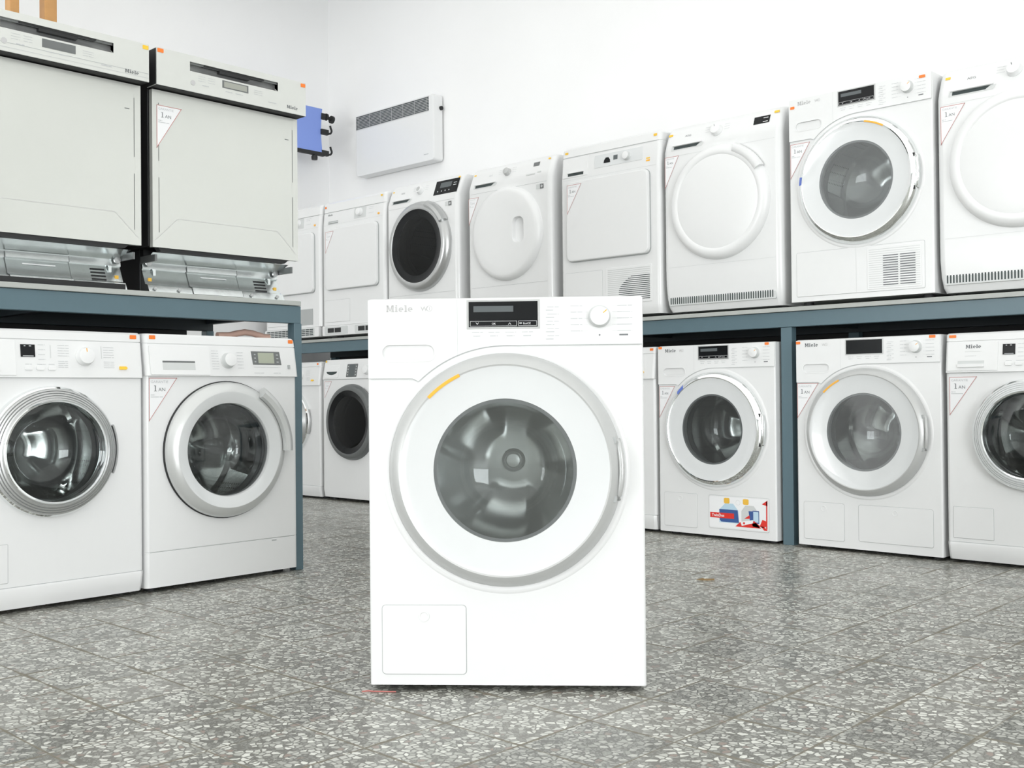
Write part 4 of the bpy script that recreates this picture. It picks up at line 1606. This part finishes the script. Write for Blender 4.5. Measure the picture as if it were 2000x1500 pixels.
    b.f([b.v(-0.055, slope(0.073) - 0.004, 0.074), b.v(0.05, slope(0.073) - 0.004, 0.074), b.v(0.05, slope(0.069) - 0.004, 0.070), b.v(-0.055, slope(0.069) - 0.004, 0.070)])
    b.obj('cover_plate', root, sharp=20)
    b = B(BLACKM)
    for k in range(4):
        z = 0.076 - 0.0115 * k
        y = slope(z) - 0.0012
        b.f([b.v(0.165, y, z), b.v(0.215, y, z), b.v(0.215, slope(z - 0.005) - 0.0012, z - 0.005), b.v(0.165, slope(z - 0.005) - 0.0012, z - 0.005)])
    b.obj('vent_grille', root, recalc=False)
    for s in (-1, 1):
        h = B(SILVERD)
        h.lathe(s * 0.255, 0.108, [(0.011, 0.146), (0.011, 0.138), (0.006, 0.137), (0, 0.137)], 16)
        h.use(GUNM).box(s * 0.272 - 0.004, s * 0.272 + 0.004, 0.06, 0.16, 0.105, 0.128)
        h.use(GOLD).box(s * 0.252 - 0.006, s * 0.252 + 0.006, 0.1385, 0.142, 0.045, 0.056)
        h.use(GALV).box(s * 0.232 - 0.005, s * 0.232 + 0.005, 0.146, 0.15, 0.066, 0.088)
        h.obj('door_hinge', root)
    for x in (-0.25, -0.16, 0.13, 0.24):
        h = B(SILVERD)
        h.lathe(x, 0.018, [(0.006, 0.108), (0.006, 0.104), (0, 0.103)], 12)
        h.obj('screw', root)
    if sticker:
        o = warranty(root, -0.275, 0.628, 0.092, 0.145, y=0.0442)
    if price_left:
        price(root, -0.284, 0.797, price_left, -0.0006, 0.022, 0.013)
    if price_right:
        price(root, 0.286, 0.795, price_right, -0.0006, 0.02, 0.013)
    for x in (-0.25, 0.25):
        for y in (0.2, 0.53):
            f_ = B(BLACKM).box(x - 0.018, x + 0.018, y - 0.018, y + 0.018, 0.0, 0.02).obj('foot', root)
    b = B(BLACKM)
    if trim:
        b.box(-0.262, 0.262, 0.098, 0.165, 0.0, 0.024)  # black strip added to paint the dark gap under the apron
    b.box(-0.262, 0.262, 0.165, 0.56, 0.02, 0.157)
    b.obj('base_tray_and_gap_shade', root)


GL = 'dishwashers on the left shelf'
t = thing('dishwasher', 'silver built-in dishwasher without warranty sticker, partly out of view, on the shelf', 'dishwasher', (-3.287, 1.457, SHZ), pi / 2, GL)
dishwasher(t, True, False, GUNM, None, YELLOW)
t = thing('dishwasher', 'silver built-in dishwasher with triangular warranty sticker on its front, on the shelf', 'dishwasher', (-3.287, 2.08, SHZ), pi / 2, GL)
dishwasher(t, False, True, LCDB, ORANGE, ORANGE)

# ------------------------------------------------------------------ left shelf
t = thing('steel_shelf', 'short blue-grey steel shelf carrying the two silver dishwashers', 'shelf', (-3.6, 1.6, 0))
wbox(BOARD, 'shelf_board', t, -3.96, -3.302, 0.7, 2.362, 0.973, 0.990)
wbox(BLUEG, 'beam', t, -3.345, -3.31, 0.7, 2.366, 0.908, 0.972)
wbox(SHADEDST, 'beam', t, -3.95, -3.915, 0.7, 2.366, 0.908, 0.972)
for x in (-3.348, -3.953):
    wbox(BLUEG, 'post', t, x, x + 0.042, 2.333, 2.366, 0, 0.908)
    wbox(BLUEG, 'post', t, x, x + 0.042, 0.70, 0.737, 0, 0.908)
wbox(SHADEDST, 'cross_bar', t, -3.915, -3.345, 2.334, 2.366, 0.935, 0.966)
wbox(BLACKM, 'underside_shade', t, -3.914, -3.346, 0.7, 2.33, 0.967, 0.972)  # black sheet added so the underside is painted in shade
wbox(SHADEDST, 'cross_bar', t, -3.915, -3.345, 1.5, 1.53, 0.925, 0.966)
wbox(BLACKM, 'gap_shade', t, -3.965, -3.955, 0.7, 2.27, 0.15, 0.972)  # added backing whose black paints the dark behind the washers

# ------------------------------------------------------------------ things around
# wall heater
t = thing('convector_heater', 'white electric convector heater with dark top grille mounted on the wall', 'heater', (-5.47, YW, 2.14))
b = B(WHITE)
b.prism(rrect(-0.395, 0.395, 0.0, 0.425, 0.018), -0.09, -0.012, 0.010)
b.obj('body', t)
b = B(DARKREC)
b.rect(-0.39, 0.352, 0.322, 0.412, -0.0905)
b.use(LOGOG)
for k in range(10):
    z = 0.322 + 0.09 * k / 9
    b.box(-0.39, 0.352, -0.0935, -0.0905, z - 0.0016, z + 0.0016)
for k in range(7):
    x = -0.36 + 0.115 * k
    b.box(x - 0.0007, x + 0.0007, -0.092, -0.0905, 0.322, 0.412)
b.obj('grille', t, recalc=False)
B(BLACKM).lathe(0, 0, [(0.014, 0), (0.013, -0.012), (0, -0.013)], 16).obj('knob', t).matrix_local = Matrix.Translation((0.394, -0.026, 0.34)) @ Matrix.Rotation(pi / 2, 4, 'Z')
b = B(PRINT)
dashes(b, [(0.30, 0.345, 0.045, 0.006)], -0.0906)
b.obj('lettering', t, recalc=False)
for x in (-0.3, 0.3):
    B(GUNM).box(x - 0.02, x + 0.02, -0.013, 0.0, 0.1, 0.3).obj('bracket', t)

# blue rack on the left wall
t = thing('wall_rack', 'blue plastic panel with black hooks mounted high on the wall near the corner', 'rack', (XW, 4.3, 2.27))
b = B(BLUEP)
n = 10
rows = []
for i in range(n + 1):
    z = 0.03 + 0.3 * i / n
    x = 0.30 - 0.015 * sin(pi * i / n)
    rows.append([(x, z)])
for k, (xo) in enumerate((0, -0.02)):
    pass
fr = [[b.v(x + o, y, z) for (x, z) in [r[0] for r in rows]] for o, y in ((0, -0.42), (0, 0.158), (0, 0.17), (-0.012, 0.17), (-0.02, 0.16), (-0.02, -0.42))]
for p, q in zip(fr, fr[1:] + fr[:1]):
    for k in range(n):
        b.f([p[k], q[k], q[k + 1], p[k + 1]])
b.f([c[0] for c in fr])
b.f([c[-1] for c in fr])
b.obj('blue_panel', t)
b = B(BLACKM)
b.box(0.275, 0.305, -0.42, 0.19, 0.008, 0.032)
b.obj('bottom_rail', t, bevel=0.003)
B(BLACKM).lathe(0, 0, [(0, 0), (0.02, 0.0), (0.022, 0.02), (0.014, 0.035), (0, 0.035)], 16).obj('knob', t).matrix_local = Matrix.Translation((0.29, 0.11, -0.025)) @ Matrix.Rotation(-pi / 2, 4, 'X') @ Matrix.Scale(-1, 4, (0, 1, 0))
b = B(BLACKM)
b.box(0.0, 0.28, -0.2, -0.17, 0.06, 0.3)
b.obj('wall_arm', t)
for z, kind in ((0.03, 'h'), (0.175, 'h'), (0.275, 'k')):
    b = B(BLACKM)
    if kind == 'h':
        b.box(0.276, 0.3, 0.165, 0.225, z - 0.015, z + 0.02)
        pts = [(0.288, 0.215, z - 0.005)] + [(0.288, 0.235 + 0.022 * sin(a), z + 0.02 - 0.022 * cos(a)) for a in [pi * q / 8 for q in range(1, 7)]] + [(0.288, 0.245, z + 0.055)]
        b.tube(pts, 0.007, 8)
    else:
        b.box(0.276, 0.3, 0.165, 0.2, z - 0.012, z + 0.028)
        b.tube([(0.288, 0.19, z + 0.008), (0.288, 0.24, z + 0.004), (0.288, 0.275, z - 0.004)], 0.012, 10)
        b.tube([(0.288, 0.206, z + 0.01), (0.288, 0.218, z + 0.009)], 0.024, 14)
        b.tube([(0.288, 0.25, z + 0.0), (0.288, 0.268, z - 0.002)], 0.026, 14)
    b.obj('hook', t)

# wooden uprights behind the left dishwasher
for y, wy, lab in ((1.732, 0.036, 'narrower of the two orange-brown wooden uprights rising behind the dishwashers'),
                   (1.874, 0.05, 'wider of the two orange-brown wooden uprights rising behind the dishwashers')):
    t = thing('wooden_post', lab, 'post', (-4.3, y, 0), 0, 'wooden uprights')
    B(WOOD).box(-0.05, 0.0, -wy / 2, wy / 2, 0, 2.95).obj('timber', t, bevel=0.002)
    B(WOOD).box(-0.09, 0.04, -0.045, 0.045, 0, 0.03).obj('foot', t, bevel=0.002)

# unidentified pinkish shape, built as a bent tube on the handled washer
t = tag(B(PINKISH).tube([(-3.45, 2.10, 0.862), (-3.45, 2.15, 0.864), (-3.45, 2.185, 0.872), (-3.45, 2.215, 0.877), (-3.45, 2.245, 0.875), (-3.45, 2.275, 0.868), (-3.45, 2.30, 0.862), (-3.45, 2.32, 0.862)], 0.0115, 12).obj('pink_tube'), 'unidentified pinkish tube shape on the washer top below the dishwasher shelf', 'pink_tube')

# litter on the floor
b = B(REDL)
P = [(-1.845, 1.470), (-1.838, 1.484), (-1.828, 1.487), (-1.815, 1.497), (-1.800, 1.508), (-1.788, 1.518)]
b.tube([(x, y, 0.0015) for x, y in P], 0.0014, 6)
tag(b.obj('thread'), 'thin red thread lying on the floor at the front machine corner', 'thread')
b = B(BROWN)
P = [(-2.085, 3.112), (-2.068, 3.128), (-2.05, 3.126), (-2.03, 3.14), (-2.046, 3.118), (-2.064, 3.112)]
vs = [b.v(x, y, 0.006 if k % 2 else 0.001) for k, (x, y) in enumerate(P)]
b.f(vs)
v2 = [b.v(x, y, 0.0005) for k, (x, y) in enumerate(P)]
b.f(v2)
for k in range(len(vs)):
    b.f([vs[k], vs[(k + 1) % 6], v2[(k + 1) % 6], v2[k]])
tag(b.obj('scrap'), 'small brown scrap lying on the open terrazzo floor', 'litter')
